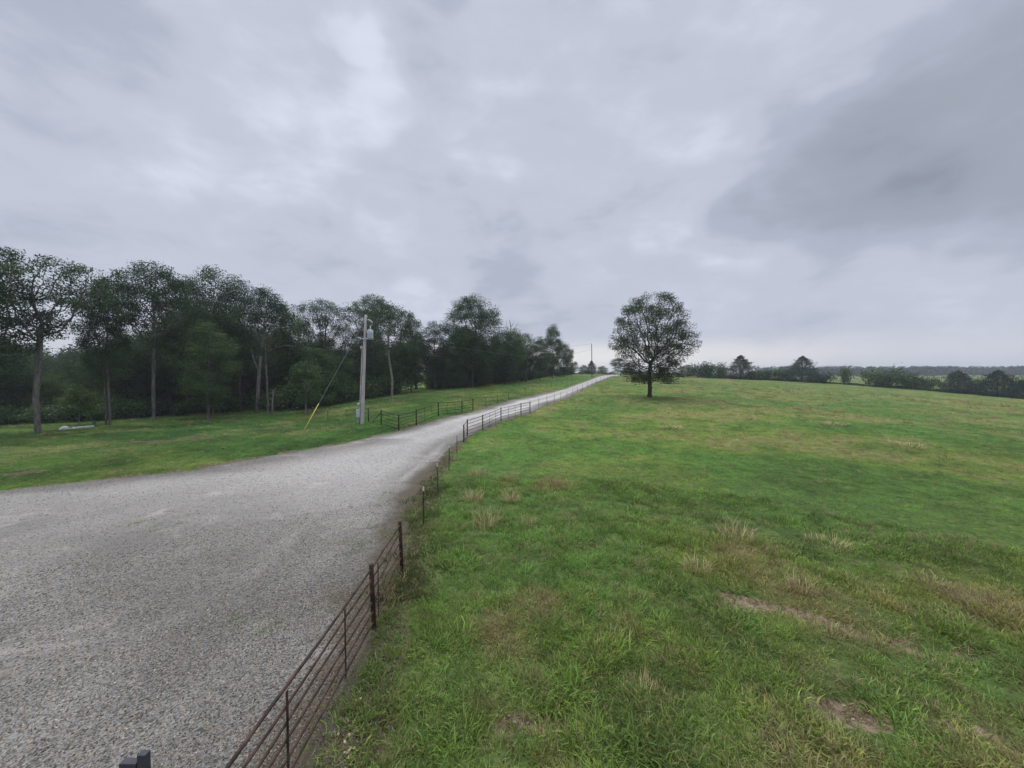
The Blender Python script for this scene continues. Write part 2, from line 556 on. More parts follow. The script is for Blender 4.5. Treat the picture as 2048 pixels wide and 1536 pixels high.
M_RUST = noisy('rusty_pipe', (0.022, 0.016, 0.014), (0.095, 0.052, 0.038), 3.5, 0.75, 0.15, 0.35)
M_RUSTD = noisy('dark_pipe', (0.018, 0.014, 0.013), (0.05, 0.03, 0.024), 9, 0.8, 0.1, 0.3)
M_TPOST = noisy('green_steel', (0.02, 0.03, 0.022), (0.035, 0.05, 0.034), 14, 0.6, 0.1, 0.4)
M_WHITE = noisy('white_paint', (0.62, 0.60, 0.53), (0.75, 0.73, 0.68), 20, 0.6)
M_WIRE = noisy('galvanised_wire', (0.16, 0.16, 0.16), (0.28, 0.28, 0.28), 20, 0.5, 0.6)
M_CABLE = noisy('dark_cable', (0.085, 0.10, 0.10), (0.14, 0.16, 0.16), 10, 0.6, 0.1)
M_POLE = noisy('weathered_pole', (0.36, 0.325, 0.315), (0.60, 0.555, 0.545), 2.2, 0.9, 0, 0.15, 0.5, 0.01, (5, 5, 0.5))
M_GALV = noisy('grey_enamel', (0.42, 0.47, 0.51), (0.52, 0.57, 0.61), 5, 0.45, 0.1, 0.5, 0.05)
M_BOX = noisy('meter_enamel', (0.25, 0.31, 0.34), (0.33, 0.39, 0.42), 6, 0.5, 0.2, 0.5, 0.05)
M_LINE = noisy('black_line', (0.05, 0.055, 0.058), (0.09, 0.095, 0.10), 10, 0.6)
M_PORC = noisy('porcelain', (0.55, 0.55, 0.53), (0.65, 0.65, 0.62), 6, 0.25, 0, 0.5, 0.05)
M_YELL = noisy('yellow_plastic', (0.56, 0.42, 0.05), (0.66, 0.52, 0.09), 6, 0.5, 0, 0.4, 0.05)
M_GREYP = noisy('grey_composite', (0.045, 0.046, 0.055), (0.065, 0.066, 0.075), 6, 0.7, 0, 0.3, 0.2)
M_SHEET = noisy('pale_plastic', (0.30, 0.33, 0.32), (0.42, 0.45, 0.43), 3, 0.5, 0, 0.4, 0.2, 0.02)
M_TEAL = noisy('teal_plastic', (0.02, 0.09, 0.10), (0.04, 0.14, 0.15), 5, 0.5)
M_STONE = NT('stone')


def stone_mat():
    t = M_STONE
    a = t.attr('tint', 'INSTANCER').outputs['Color']
    n = t.noise(t.obj(), 1.4, 3, 0.6)
    c = t.mix(1.0, a, t.mix(n.outputs['Fac'], (0.75, 0.75, 0.75), (1.2, 1.18, 1.15)), 'MULTIPLY')
    return t.done(t.bsdf(c, 0.85, 0, 0.2, t.bump(n.outputs['Fac'], 0.3, 0.2)).outputs[0])


M_STONE = stone_mat()


def bark(name, c1, c2):
    return noisy(name, c1, c2, 2.0, 0.95, 0, 0.1, 0.8, 0.03, (2.2, 2.2, 0.6))


M_BARK = bark('bark', (0.075, 0.070, 0.064), (0.20, 0.187, 0.172))
M_BARKM = bark('brown_bark', (0.055, 0.050, 0.045), (0.13, 0.12, 0.11))
M_BARKP = bark('pale_bark', (0.13, 0.12, 0.11), (0.28, 0.265, 0.245))
M_BARKD = bark('dark_bark', (0.035, 0.030, 0.027), (0.085, 0.075, 0.066))


def leaf_mat(name, c1, c2, trans=0.3):
    t = NT(name)
    sh = t.attr('shade').outputs['Fac']
    rnd = t.N('ShaderNodeObjectInfo').outputs['Random']
    c = t.mix(sh, c1, c2)
    n = t.noise(t.obj(), 0.55, 3, 0.6)
    c = t.mix(t.mapr(n.outputs['Fac'], 0.38, 0.62), t.mix(1.0, c, (0.72, 0.78, 0.75), 'MULTIPLY'), c)
    c = t.mix(1.0, c, t.mix(rnd, (0.66, 0.74, 0.74), (1.30, 1.22, 1.0)), 'MULTIPLY')
    b = t.bsdf(c, 0.65, 0, 0.18)
    tr = t.N('ShaderNodeBsdfTranslucent'); t.L(c, tr.inputs[0])
    mx = t.N('ShaderNodeMixShader'); mx.inputs[0].default_value = trans
    t.L(b.outputs[0], mx.inputs[1]); t.L(tr.outputs[0], mx.inputs[2])
    return t.done(mx.outputs[0])


M_OAK = leaf_mat('oak_leaf', (0.030, 0.060, 0.028), (0.088, 0.138, 0.060))
M_LONE = leaf_mat('lone_oak_leaf', (0.040, 0.062, 0.030), (0.070, 0.100, 0.046))
M_LIGHT = leaf_mat('light_leaf', (0.060, 0.105, 0.034), (0.13, 0.185, 0.060))
M_CEDAR = leaf_mat('cedar_needle', (0.028, 0.045, 0.032), (0.058, 0.082, 0.055), 0.15)
M_SHRUB = leaf_mat('shrub_leaf', (0.042, 0.082, 0.032), (0.115, 0.175, 0.065))
M_HEDGE = leaf_mat('hedge_leaf', (0.050, 0.080, 0.040), (0.125, 0.160, 0.080))  # greyer and paler than shrub_leaf, distance haze put into the colour
M_WOODS = leaf_mat('far_leaf', (0.024, 0.042, 0.028), (0.045, 0.068, 0.040), 0.2)


def blade_mat():
    t = NT('grass_blade')
    a = t.attr('tint', 'INSTANCER').outputs['Color']
    sh = t.attr('shade').outputs['Color']
    c = t.mix(1.0, a, sh, 'MULTIPLY')
    b = t.bsdf(c, 0.5, 0, 0.25)
    tr = t.N('ShaderNodeBsdfTranslucent'); t.L(c, tr.inputs[0])
    mx = t.N('ShaderNodeMixShader'); mx.inputs[0].default_value = 0.42
    t.L(b.outputs[0], mx.inputs[1]); t.L(tr.outputs[0], mx.inputs[2])
    return t.done(mx.outputs[0])


M_BLADE = blade_mat()


def dry_mat():
    t = NT('dry_grass_blade')
    sh = t.attr('shade').outputs['Color']
    b = t.bsdf(sh, 0.6, 0, 0.2)
    tr = t.N('ShaderNodeBsdfTranslucent'); t.L(sh, tr.inputs[0])
    mx = t.N('ShaderNodeMixShader'); mx.inputs[0].default_value = 0.25
    t.L(b.outputs[0], mx.inputs[1]); t.L(tr.outputs[0], mx.inputs[2])
    return t.done(mx.outputs[0])


M_DRY = dry_mat()


def ground_mat():
    t = NT('pasture_ground')
    p = t.pos()
    m = t.attr('mask')
    s = t.N('ShaderNodeSeparateColor'); t.L(m.outputs['Color'], s.inputs[0])
    soil, far = s.outputs[0], s.outputs[2]
    base = t.attr('tint').outputs['Color']
    n1 = t.noise(p, 1.1, 5, 0.62); n2 = t.noise(p, 7.0, 5, 0.65); n3 = t.noise(p, 38.0, 3, 0.6)
    # tufted variation of the sward itself
    k = t.math('ADD', t.math('MULTIPLY', n1.outputs['Fac'], 0.45), t.math('MULTIPLY', n2.outputs['Fac'], 0.55))
    var = t.mix(t.mapr(k, 0.33, 0.67), (0.46, 0.52, 0.52), (1.52, 1.42, 1.28))
    g = t.mix(1.0, base, var, 'MULTIPLY')
    thatch = t.mix(t.mapr(n2.outputs['Fac'], 0.4, 0.65), (0.055, 0.075, 0.026), (0.120, 0.120, 0.055))
    g = t.mix(t.mapr(far, 0.0, 1.0, 0.55, 0.0), g, thatch)
    dirt = t.mix(t.mapr(n2.outputs['Fac'], 0.38, 0.62), (0.115, 0.076, 0.045), (0.27, 0.205, 0.135))
    dirt = t.mix(t.mapr(n3.outputs['Fac'], 0.52, 0.7), dirt, (0.36, 0.30, 0.22))
    litter = t.mix(t.mapr(n2.outputs['Fac'], 0.36, 0.62), (0.030, 0.026, 0.015), (0.120, 0.098, 0.060))
    litter = t.mix(t.mapr(n3.outputs['Fac'], 0.50, 0.64, 0.0, 0.7), litter, (0.05, 0.085, 0.03))
    dirt = t.mix(s.outputs[1], dirt, litter)
    edge = t.math('ADD', soil, t.math('MULTIPLY', t.math('SUBTRACT', n2.outputs['Fac'], 0.5), 0.9))
    c = t.mix(t.mapr(edge, 0.36, 0.60), g, dirt)
    h = t.math('ADD', t.math('MULTIPLY', n2.outputs['Fac'], 1.0), t.math('MULTIPLY', n3.outputs['Fac'], 0.3))
    return t.done(t.bsdf(c, 0.95, 0, 0.08, t.bump(h, 0.9, 0.10)).outputs[0])


def gravel_mat():
    t = NT('white_gravel')
    p = t.pos()
    v = t.N('ShaderNodeTexVoronoi', voronoi_dimensions='3D', feature='F1'); t.L(p, v.inputs['Vector']); v.inputs['Scale'].default_value = 30
    v2 = t.N('ShaderNodeTexVoronoi', voronoi_dimensions='3D', feature='F1'); t.L(p, v2.inputs['Vector']); v2.inputs['Scale'].default_value = 13
    sc = t.N('ShaderNodeSeparateColor'); t.L(v.outputs['Color'], sc.inputs[0])
    sc2 = t.N('ShaderNodeSeparateColor'); t.L(v2.outputs['Color'], sc2.inputs[0])
    g = t.mix(sc.outputs[0], (0.070, 0.067, 0.060), (0.255, 0.245, 0.22))
    g = t.mix(t.math('MULTIPLY', t.math('GREATER_THAN', sc.outputs[1], 0.86), 0.5), g, (0.40, 0.31, 0.21))
    g = t.mix(t.math('MULTIPLY', sc2.outputs[0], 0.35), g, (0.20, 0.195, 0.19))
    big = t.noise(p, 0.16, 4, 0.6, 0.4); mid = t.noise(p, 0.9, 5, 0.65); sm_ = t.noise(p, 4.0, 4, 0.6)
    g = t.mix(1.0, g, t.mix(t.mapr(big.outputs['Fac'], 0.35, 0.65), (0.78, 0.775, 0.765), (1.14, 1.14, 1.13)), 'MULTIPLY')
    brown = t.mapr(t.math('ADD', t.math('MULTIPLY', mid.outputs['Fac'], 0.6), t.math('MULTIPLY', sm_.outputs['Fac'], 0.4)), 0.55, 0.70)
    m = t.attr('mask'); s = t.N('ShaderNodeSeparateColor'); t.L(m.outputs['Color'], s.inputs[0])
    edge = s.outputs[0]
    g = t.mix(t.math('MULTIPLY', brown, 0.55), g, (0.20, 0.155, 0.11))
    dust = t.noise(p, 0.45, 4, 0.6, 0.6)
    g = t.mix(t.mapr(dust.outputs['Fac'], 0.56, 0.72, 0.0, 0.5), g, (0.40, 0.365, 0.32))
    g = t.mix(t.mapr(dust.outputs['Fac'], 0.44, 0.30, 0.0, 0.45), g, (0.17, 0.16, 0.148))
    e = t.mapr(t.math('ADD', edge, t.math('MULTIPLY', t.math('SUBTRACT', mid.outputs['Fac'], 0.5), 1.3)), 0.35, 0.85)
    g = t.mix(t.math('MULTIPLY', e, 0.88), g, (0.092, 0.074, 0.050))
    # packed wheel lanes are finer and paler, farther gravel just paler
    g = t.mix(t.math('MULTIPLY', s.outputs[1], 0.75), g, t.mix(1.0, (0.53, 0.505, 0.465), t.mix(t.mapr(sm_.outputs['Fac'], 0.3, 0.7), (0.84, 0.83, 0.81), (1.12, 1.12, 1.12)), 'MULTIPLY'))
    h = t.math('SUBTRACT', 1.0, v.outputs['Distance'])
    rr = t.bsdf(g, 0.9, 0, 0.15, t.bump(h, 0.9, 0.02))
    return t.done(rr.outputs[0])


M_GROUND = ground_mat()
M_GRAVEL = gravel_mat()

# ------------------------------------------------------------------ ground sheet and gravel road
def make_ground():
    # rings about a point under the camera, finer ahead
    th = []
    a = -180.0
    while a < 180:
        th.append(a); a += 0.5 if abs(a) < 66 else 2.5
    th = np.radians(np.array(th))
    rr = [0.6]
    while rr[-1] < 2000: rr.append(rr[-1] * 1.026 + 0.02)
    rr = np.array(rr)
    T, Rr = np.meshgrid(th, rr)
    X, Y = (Rr * np.sin(T)).ravel(), (Rr * np.cos(T)).ravel()
    X = np.append(X, 0.0); Y = np.append(Y, 0.0)
    Z = zfull(X, Y)
    tint, soil, dry, strip = grass_tint(X, Y)
    far = sm(10, 34, np.hypot(X, Y))
    nt, nr = len(th), len(rr)
    i = np.arange(nr - 1)[:, None] * nt; j = np.arange(nt)[None, :]; j2 = (j + 1) % nt
    q = np.stack([i + j, i + j2, i + nt + j2, i + nt + j], -1).reshape(-1, 4)[:, ::-1]
    tr = np.stack([np.full(nt, nr * nt), np.arange(nt), (np.arange(nt) + 1) % nt], 1)[:, ::-1]
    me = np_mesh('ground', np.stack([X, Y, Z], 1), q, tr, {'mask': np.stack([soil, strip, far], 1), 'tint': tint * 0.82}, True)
    return tag(link('ground', me, M_GROUND), kind='structure')


ground = make_ground()


TRACKS = [pxline(l) for l in ([(905, 870), (810, 955), (650, 1125), (430, 1330), (230, 1520)], [(882, 870), (735, 955), (520, 1125), (250, 1330), (20, 1500)], [(868, 872), (660, 925), (330, 1005), (10, 1085)], [(850, 874), (600, 925), (250, 985), (10, 1030)])]


def track_f(X, Y):
    tr = np.zeros(np.shape(X))
    for tl in TRACKS: tr = np.maximum(tr, np.exp(-((poly_d(X, Y, tl) + 0.5 * (fbm(X, Y, 1.5, 3, 77.0) - 0.5)) / 0.45) ** 2))
    return tr * sm(0.25, 0.6, fbm(X, Y, 4.0, 3, 71.0))


def make_road():
    ys = [-20.0]
    while ys[-1] < 174: ys.append(ys[-1] + max(0.3, (ys[-1] - 10) * 0.012))
    ys = np.array(ys)
    u = 1 - np.linspace(1, 0, 190) ** 1.5
    V, mask = [], []
    for y in ys:
        xl, xr = np.interp(y, _lY, _lX), np.interp(y, _rY, _rX)
        xl += (fbm(np.array([y]), np.array([3.0]), 1.2, 3, 2.0)[0] - 0.5) * (0.9 if y < 60 else 0.7) - 0.25
        xr += (fbm(np.array([y]), np.array([9.0]), 0.8, 3, 6.0)[0] - 0.5) * 0.8 + 0.25
        x = xl + (xr - xl) * u
        z = zbase(x, np.full(len(x), y)) + 0.03
        ed = np.minimum((x - xl) * (0.5 if y < 30 else 1.0), xr - x)
        z = z - 0.09 * (1 - sm(0.0, 0.3, ed))
        V.append(np.stack([x, np.full(len(x), y), z], 1))
        e = 1 - sm(0.1, 2.4 if y < 24 else 0.45, (xr - x)) * sm(0.05, 0.8, (x - xl))
        w = np.interp(y, [0, 28, 40, 60], [0, 0, 1, 1]); far_pale = sm(9, 24, y)
        c = (x - xl) / (xr - xl)
        lane = 0.75 * far_pale * sm(0.5, 3.0, ed) + 0.6 * w * np.maximum(np.exp(-((c - 0.32) / 0.09) ** 2), np.exp(-((c - 0.68) / 0.09) ** 2))  # gravel paler with distance, plus two wheel lanes
        tr = track_f(x, np.full(len(x), y))
        el = 1 - sm(0.1, 1.5, (x - xl) * 0.6)
        mask.append(np.stack([np.maximum(e, el * 0.55), np.maximum(lane, tr * (0.22 + 0.4 * far_pale)), el], 1))
    V = np.concatenate(V); mask = np.concatenate(mask)
    n, m = len(ys), len(u)
    i = np.arange(n - 1)[:, None] * m; j = np.arange(m - 1)[None, :]
    q = np.stack([i + j, i + j + 1, i + m + j + 1, i + m + j], -1).reshape(-1, 4)
    return tag(link('gravel_road', np_mesh('gravel_road', V, q, None, {'mask': mask}, True), M_GRAVEL), kind='structure')


road = make_road()

# ------------------------------------------------------------------ scattered stuff: instancing through geometry nodes
def scatter(name, pts, rot, scale, tint, kind_idx, protos, tilt=None):
    coll = bpy.data.collections.new(name + '_kinds')
    for o in protos: coll.objects.link(o)
    me = bpy.data.meshes.new(name)
    n = len(pts)
    me.vertices.add(n); me.vertices.foreach_set('co', np.asarray(pts, np.float32).ravel())
    def fa(nm, ty, data, key='value'):
        a = me.attributes.new(nm, ty, 'POINT'); a.data.foreach_set(key, data)
    r3 = np.zeros((n, 3), np.float32); r3[:, 2] = rot
    if tilt is not None: r3[:, :2] = tilt
    fa('rot', 'FLOAT_VECTOR', r3.ravel(), 'vector')
    sc = np.asarray(scale, np.float32)
    if sc.ndim == 1: sc = np.repeat(sc[:, None], 3, 1)
    fa('scl', 'FLOAT_VECTOR', sc.ravel(), 'vector')
    fa('idx', 'INT', np.asarray(kind_idx, np.int32))
    t4 = np.concatenate([np.asarray(tint, np.float32), np.ones((n, 1), np.float32)], 1)
    fa('tint', 'FLOAT_COLOR', t4.ravel(), 'color')
    o = link(name, me, None)
    ng = bpy.data.node_groups.new(name, 'GeometryNodeTree')
    ng.interface.new_socket('Geometry', in_out='INPUT', socket_type='NodeSocketGeometry')
    ng.interface.new_socket('Geometry', in_out='OUTPUT', socket_type='NodeSocketGeometry')
    N = ng.nodes.new
    gi, go = N('NodeGroupInput'), N('NodeGroupOutput')
    ci = N('GeometryNodeCollectionInfo'); ci.inputs['Collection'].default_value = coll
    ci.inputs['Separate Children'].default_value = True; ci.inputs['Reset Children'].default_value = True
    iop = N('GeometryNodeInstanceOnPoints'); iop.inputs['Pick Instance'].default_value = True
    def na(nm, ty):
        k = N('GeometryNodeInputNamedAttribute'); k.data_type = ty; k.inputs['Name'].default_value = nm
        return next(s for s in k.outputs if s.enabled and s.name == 'Attribute')
    L = ng.links.new
    L(gi.outputs[0], iop.inputs['Points']); L(ci.outputs[0], iop.inputs['Instance'])
    L(na('idx', 'INT'), iop.inputs['Instance Index'])
    e2r = N('FunctionNodeEulerToRotation'); L(na('rot', 'FLOAT_VECTOR'), e2r.inputs[0])
    L(e2r.outputs[0], iop.inputs['Rotation']); L(na('scl', 'FLOAT_VECTOR'), iop.inputs['Scale'])
    L(iop.outputs[0], go.inputs[0])
    md = o.modifiers.new('scatter', 'NODES'); md.node_group = ng
    return o


def blades(n, rad, lmin, lmax, wid, lean, rng, segs=3, tone=(0.65, 1.35), tip=1.15):
    """a tuft of curved tapering blades: verts, quads, tris, shade"""
    ang = rng.random(n) * 2 * math.pi
    rr = rad * np.sqrt(rng.random(n))
    base = np.stack([rr * np.cos(ang), rr * np.sin(ang), np.full(n, -0.02)], 1)
    da = ang + rng.normal(0, 0.9, n)
    out = np.stack([np.cos(da), np.sin(da), np.zeros(n)], 1)
    side = np.stack([-np.sin(da), np.cos(da), np.zeros(n)], 1)
    tw = rng.normal(0, 0.8, n)
    side = side * np.cos(tw)[:, None] + out * np.sin(tw)[:, None] * 0.8
    ln = lmin + (lmax - lmin) * rng.random(n) ** 1.2
    le = lean * (0.35 + 0.9 * rng.random(n))
    tone_ = tone[0] + (tone[1] - tone[0]) * rng.random(n)
    V, S = [], []
    for k in range(segs + 1):
        t = k / segs
        c = base + out * (ln * le * t ** 1.8)[:, None]
        c[:, 2] += ln * (t - 0.35 * le * t * t)
        w = wid * (1 - t) ** 0.8 * (0.7 + 0.6 * rng.random(n)) if k < segs else None
        s = tone_ * (0.78 + (tip - 0.78) * t)
        if k < segs:
            V += [c - side * w[:, None] / 2, c + side * w[:, None] / 2]; S += [s, s]
        else:
            V.append(c); S.append(s)
    q = []
    idx = np.arange(n)
    for k in range(segs - 1):
        a, b, c, d = (2 * k) * n + idx, (2 * k + 1) * n + idx, (2 * k + 3) * n + idx, (2 * k + 2) * n + idx
        q.append(np.stack([a, b, c, d], 1))
    tr = np.stack([(2 * segs - 2) * n + idx, (2 * segs - 1) * n + idx, 2 * segs * n + idx], 1)
    return np.concatenate(V), np.concatenate(q), tr, np.concatenate(S)


def proto(name, V, q, t, shade, mat):
    me = np_mesh(name, V, q, t, {'shade': shade}, True)
    me.materials.append(mat)
    return bpy.data.objects.new(name, me)


rg = np.random.default_rng(11)
tufts = []
for k in range(5):     # 0-4 short dense near tufts
    tufts.append(proto('grass_tuft', *blades(38, 0.15, 0.04, 0.125, 0.0072, 1.2, rg, 3, (0.85, 2.4)), M_BLADE))
for k in range(2):     # 5-6 long arching tufts
    tufts.append(proto('long_tuft', *blades(30, 0.10, 0.09, 0.22, 0.0072, 1.2, rg, 3, (1.0, 2.3)), M_BLADE))
for k in range(4):     # 7-10 wide coarse tufts for the middle distance
    tufts.append(proto('field_tuft', *blades(50, 0.34, 0.05, 0.19, 0.024, 1.1, rg, 2, (0.75, 1.5)), M_BLADE))
for k in range(2):     # 11-12 thin upright stems with heads
    tufts.append(proto('stem_tuft', *blades(9, 0.20, 0.18, 0.42, 0.006, 0.6, rg, 3, (1.0, 1.6)), M_BLADE))
# 15-17 straw tufts
STRAW = []
for k in range(3):
    STRAW.append(proto('straw_tuft', *blades(70, 0.16 + 0.05 * k, 0.10, 0.34, 0.009, 0.9, rg, 3, (0.6, 1.5), 1.2), M_BLADE))
# 13-14 broad leaved weed rosettes
for k in range(2):
    tufts.append(proto('weed_tuft', *blades(16, 0.05, 0.05, 0.11, 0.028, 1.25, rg, 2, (0.8, 1.3)), M_BLADE))

tufts += STRAW


def make_grass():
    rng = np.random.default_rng(5)
    zones = [(2.5, 6.5, 62), (6.5, 10, 70), (10, 15, 48), (13, 20, 26), (16, 26, 19), (26, 45, 14), (45, 80, 5.2), (80, 130, 1.7), (130, 190, 0.5)]
    XY, kind, sc = [], [], []
    for (r0, r1, den) in zones:
        amax = R(64) if r0 > 4 else R(80)
        area = amax * (r1 * r1 - r0 * r0)
        n = int(area * den)
        r = np.sqrt(r0 * r0 + (r1 * r1 - r0 * r0) * rng.random(n)); a = (rng.random(n) * 2 - 1) * amax
        x, y = r * np.sin(a), r * np.cos(a)
        u = rng.random(n)
        if r1 <= 20:
            k = rng.integers(0, 5, n); k[u > 0.80] = rng.integers(5, 7, (u > 0.80).sum())
            k[u > 0.93] = rng.integers(13, 15, (u > 0.93).sum()); k[u > 0.975] = rng.integers(11, 13, (u > 0.975).sum())
            s = 0.75 + 0.55 * rng.random(n)
        else:
            k = rng.integers(7, 11, n); k[u > 0.96] = rng.integers(11, 13, (u > 0.96).sum())
            s = (0.75 + 0.5 * rng.random(n)) * np.interp((r0 + r1) / 2, [16, 35, 60, 100, 160], [0.85, 1.0, 1.35, 1.9, 2.4])
        XY.append(np.stack([x, y], 1)); kind.append(k); sc.append(s)
    XY = np.concatenate(XY); kind = np.concatenate(kind); sc = np.concatenate(sc)
    X, Y = XY[:, 0], XY[:, 1]
    d, left = road_d(X, Y)
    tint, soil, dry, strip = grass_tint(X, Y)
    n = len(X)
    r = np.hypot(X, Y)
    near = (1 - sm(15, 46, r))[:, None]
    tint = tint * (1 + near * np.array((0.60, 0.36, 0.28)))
    # thin over bare soil and at the gravel's edge, a few weeds on the gravel itself
    keep = (d < -0.05) & (rng.random(n) > soil * 0.95 - strip * 0.35) & (fbm(X, Y, 0.7, 3, 3.0) > 0.30)
    wp = fbm(X, Y, 1.6, 3, 14.0)
    weeds = (d >= -0.05) & (wp > 0.69 - 0.36 * np.exp(-np.maximum(d, 0) / 1.5) * (~left)) & (rng.random(n) < 0.5) & (r < 40)
    keep |= weeds
    sc = np.where(weeds, sc * 0.5, sc)
    # mown verge on the left, taller clumps in places on the right
    sc = sc * np.where(left & (d < 0), 0.85, 1.0) * np.where(fbm(X, Y, 0.8, 2, 8.0) > 0.60, 1.15, 0.48 + 0.62 * fbm(X, Y, 1.1, 2, 8.0))
    tint = tint * (0.52 + 0.96 * rng.random((n, 1))) * (1 + rng.normal(0, 0.07, (n, 3)))
    rank = (d < 0.15) & (d > -1.0) & (~left) & (Y > 9) & (Y < 29)
    sc = np.where(rank, sc * 1.35, sc)
    tint = np.where(rank[:, None], tint * np.array((0.62, 0.50, 0.55)), tint)
    tall = (kind == 11) | (kind == 12)
    tint[tall] = np.array((0.26, 0.235, 0.11)) * (0.7 + 0.5 * rng.random((tall.sum(), 1)))
    dd = (rng.random(n) < 0.11 + dry * 0.5)
    tint[dd] = GRASS_D * (0.7 + 0.5 * rng.random((dd.sum(), 1)))
    m = keep
    X, Y, tint, kind, sc = X[m], Y[m], tint[m], kind[m], sc[m]
    # straw tufts stand in the drier parts, near and far
    m = int(5200); rs = np.sqrt(4.0 ** 2 + (140.0 ** 2 - 16) * rng.random(m) ** 1.5); as_ = (rng.random(m) * 1.1 - 0.12) * R(64)
    xs_, ys_ = rs * np.sin(as_), rs * np.cos(as_)
    f_ = fields(xs_, ys_); ds_, _ = road_d(xs_, ys_)
    ok = (ds_ < -0.7) & (f_[0] < 0.3) & (rng.random(m) < 0.06 + 0.9 * f_[1] ** 1.2)
    xs_, ys_, rs = xs_[ok], ys_[ok], rs[ok]; m = len(xs_)
    X = np.append(X, xs_); Y = np.append(Y, ys_)
    kind = np.append(kind, rng.integers(15, 18, m))
    sc = np.append(sc, (0.6 + 0.8 * rng.random(m)) * np.interp(rs, [5, 30, 140], [0.75, 1.2, 3.0]))
    straw = np.where(rng.random((m, 1)) < 0.6, np.array((0.30, 0.235, 0.12)), np.array((0.215, 0.205, 0.075)))
    tint = np.vstack([tint, straw * (0.65 + 0.6 * rng.random((m, 1)))])
    Z = zfull(X, Y)
    zs = sc * (0.8 + 0.5 * rng.random(len(sc)))
    S3 = np.stack([sc, sc, zs], 1)
    S3[:, 2] = np.where((kind >= 7) & (kind <= 10), np.minimum(S3[:, 2], 1.25), S3[:, 2])
    o = scatter('grass', np.stack([X, Y, Z], 1), rng.random(len(X)) * 6.283, S3, tint, kind, tufts, rng.normal(0, 0.12, (len(X), 2)))
    return tag(o, 'short green pasture grass with yellowish patches', 'grass', kind='stuff')


grass = make_grass()


def stone_proto(seed):
    rng = np.random.default_rng(seed)
    import bmesh
    bm = bmesh.new()
    bmesh.ops.create_icosphere(bm, subdivisions=1, radius=0.5)
    st = (0.8 + 0.4 * rng.random(), 0.65 + 0.3 * rng.random(), 0.45 + 0.25 * rng.random())
    for v in bm.verts:
        k = 1 + rng.normal(0, 0.13)
        v.co = Vector((v.co.x * st[0] * k, v.co.y * st[1] * k, v.co.z * st[2] * k))
    me = bpy.data.meshes.new('stone'); bm.to_mesh(me); bm.free()
    me.materials.append(M_STONE)
    return bpy.data.objects.new('stone', me)


def make_stones():
    rng = np.random.default_rng(17)
    stones = [stone_proto(100 + k) for k in range(7)]
    XY, S = [], []
    for (r0, r1, a0, a1, den, s0, s1) in [(3, 7.5, -70, 5, 1700, .013, .036), (7.5, 11, -68, 0, 950, .015, .038), (11, 17, -66, 0, 260, .018, .042), (17, 30, -64, 0, 30, .022, .05)]:
        a0, a1 = R(a0), R(a1)
        n = int((a1 - a0) / 2 * (r1 * r1 - r0 * r0) * den)
        r = np.sqrt(r0 * r0 + (r1 * r1 - r0 * r0) * rng.random(n)); a = a0 + (a1 - a0) * rng.random(n)
        XY.append(np.stack([r * np.sin(a), r * np.cos(a)], 1)); S.append(s0 + (s1 - s0) * rng.random(n) ** 1.6)
    XY = np.concatenate(XY); S = np.concatenate(S); X, Y = XY[:, 0], XY[:, 1]
    d, left = road_d(X, Y)
    q = fbm(X, Y, 0.6, 3, 40.0)
    keep = (d > -0.05) & (q > 0.20 + 0.10 * np.exp(-np.maximum(d, 0) / 0.4)) | ((d > -1.0) & (d <= -0.05) & (rng.random(len(X)) < 0.70 * np.exp(d / 0.45)))
    X, Y, S, d = X[keep], Y[keep], S[keep], d[keep]
    n = len(X)
    Z = np.where(d > 0.05, zbase(X, Y) + 0.03, zfull(X, Y)) + S * 0.12
    g = 0.075 + 0.32 * rng.random(n) ** 1.45 + 0.15 * (rng.random(n) < 0.06)
    g = g * (0.80 + 0.36 * fbm(X, Y, 3.0, 3, 55.0)) * (1 + 0.30 * track_f(X, Y))
    g = g * (1.0 - 0.34 * np.exp(-np.maximum(d, 0) / 1.3))
    tint = np.stack([g * 1.05, g * 0.98, g * (0.80 + 0.08 * rng.random(n))], 1)
    br = rng.random(n) < 0.14 + 0.45 * np.exp(-np.maximum(d, 0) / 0.8)
    tint[br] = tint[br] * np.array((1.0, 0.84, 0.62))
    o = scatter('gravel_stones', np.stack([X, Y, Z], 1), rng.random(n) * 6.283, S, tint, rng.integers(0, 7, n), stones, rng.normal(0, 0.35, (n, 2)))
    tag(o, 'loose pale crushed stones covering the gravel yard', 'gravel', kind='stuff')
    # pale stones in the bare soil of the pasture
    pts, ss = [], []
    for pl, r in BARE[:6] + [BARE[7]]:
        for (ax, ay), (bx, by) in zip(pl[:-1], pl[1:]):
            m = int(90 * math.hypot(bx - ax, by - ay) * r / 0.3) + 4
            t = rng.random(m)
            pts.append(np.stack([ax + (bx - ax) * t + rng.normal(0, r * 0.45, m), ay + (by - ay) * t + rng.normal(0, r * 0.45, m)], 1))
            ss.append(0.012 + 0.05 * rng.random(m) ** 3)
    pts = np.concatenate(pts); ss = np.concatenate(ss); n = len(pts)
    tint = np.array((0.50, 0.41, 0.29)) * (0.5 + 0.6 * rng.random((n, 1)))
    o = scatter('pebbles', np.column_stack([pts, zfull(pts[:, 0], pts[:, 1]) + ss * 0.15]), rng.random(n) * 6.283, ss, tint, rng.integers(0, 7, n), stones, rng.normal(0, 0.3, (n, 2)))
    tag(o, 'pale pebbles lying in bare soil patches of the pasture', 'pebbles', kind='stuff')


make_stones()

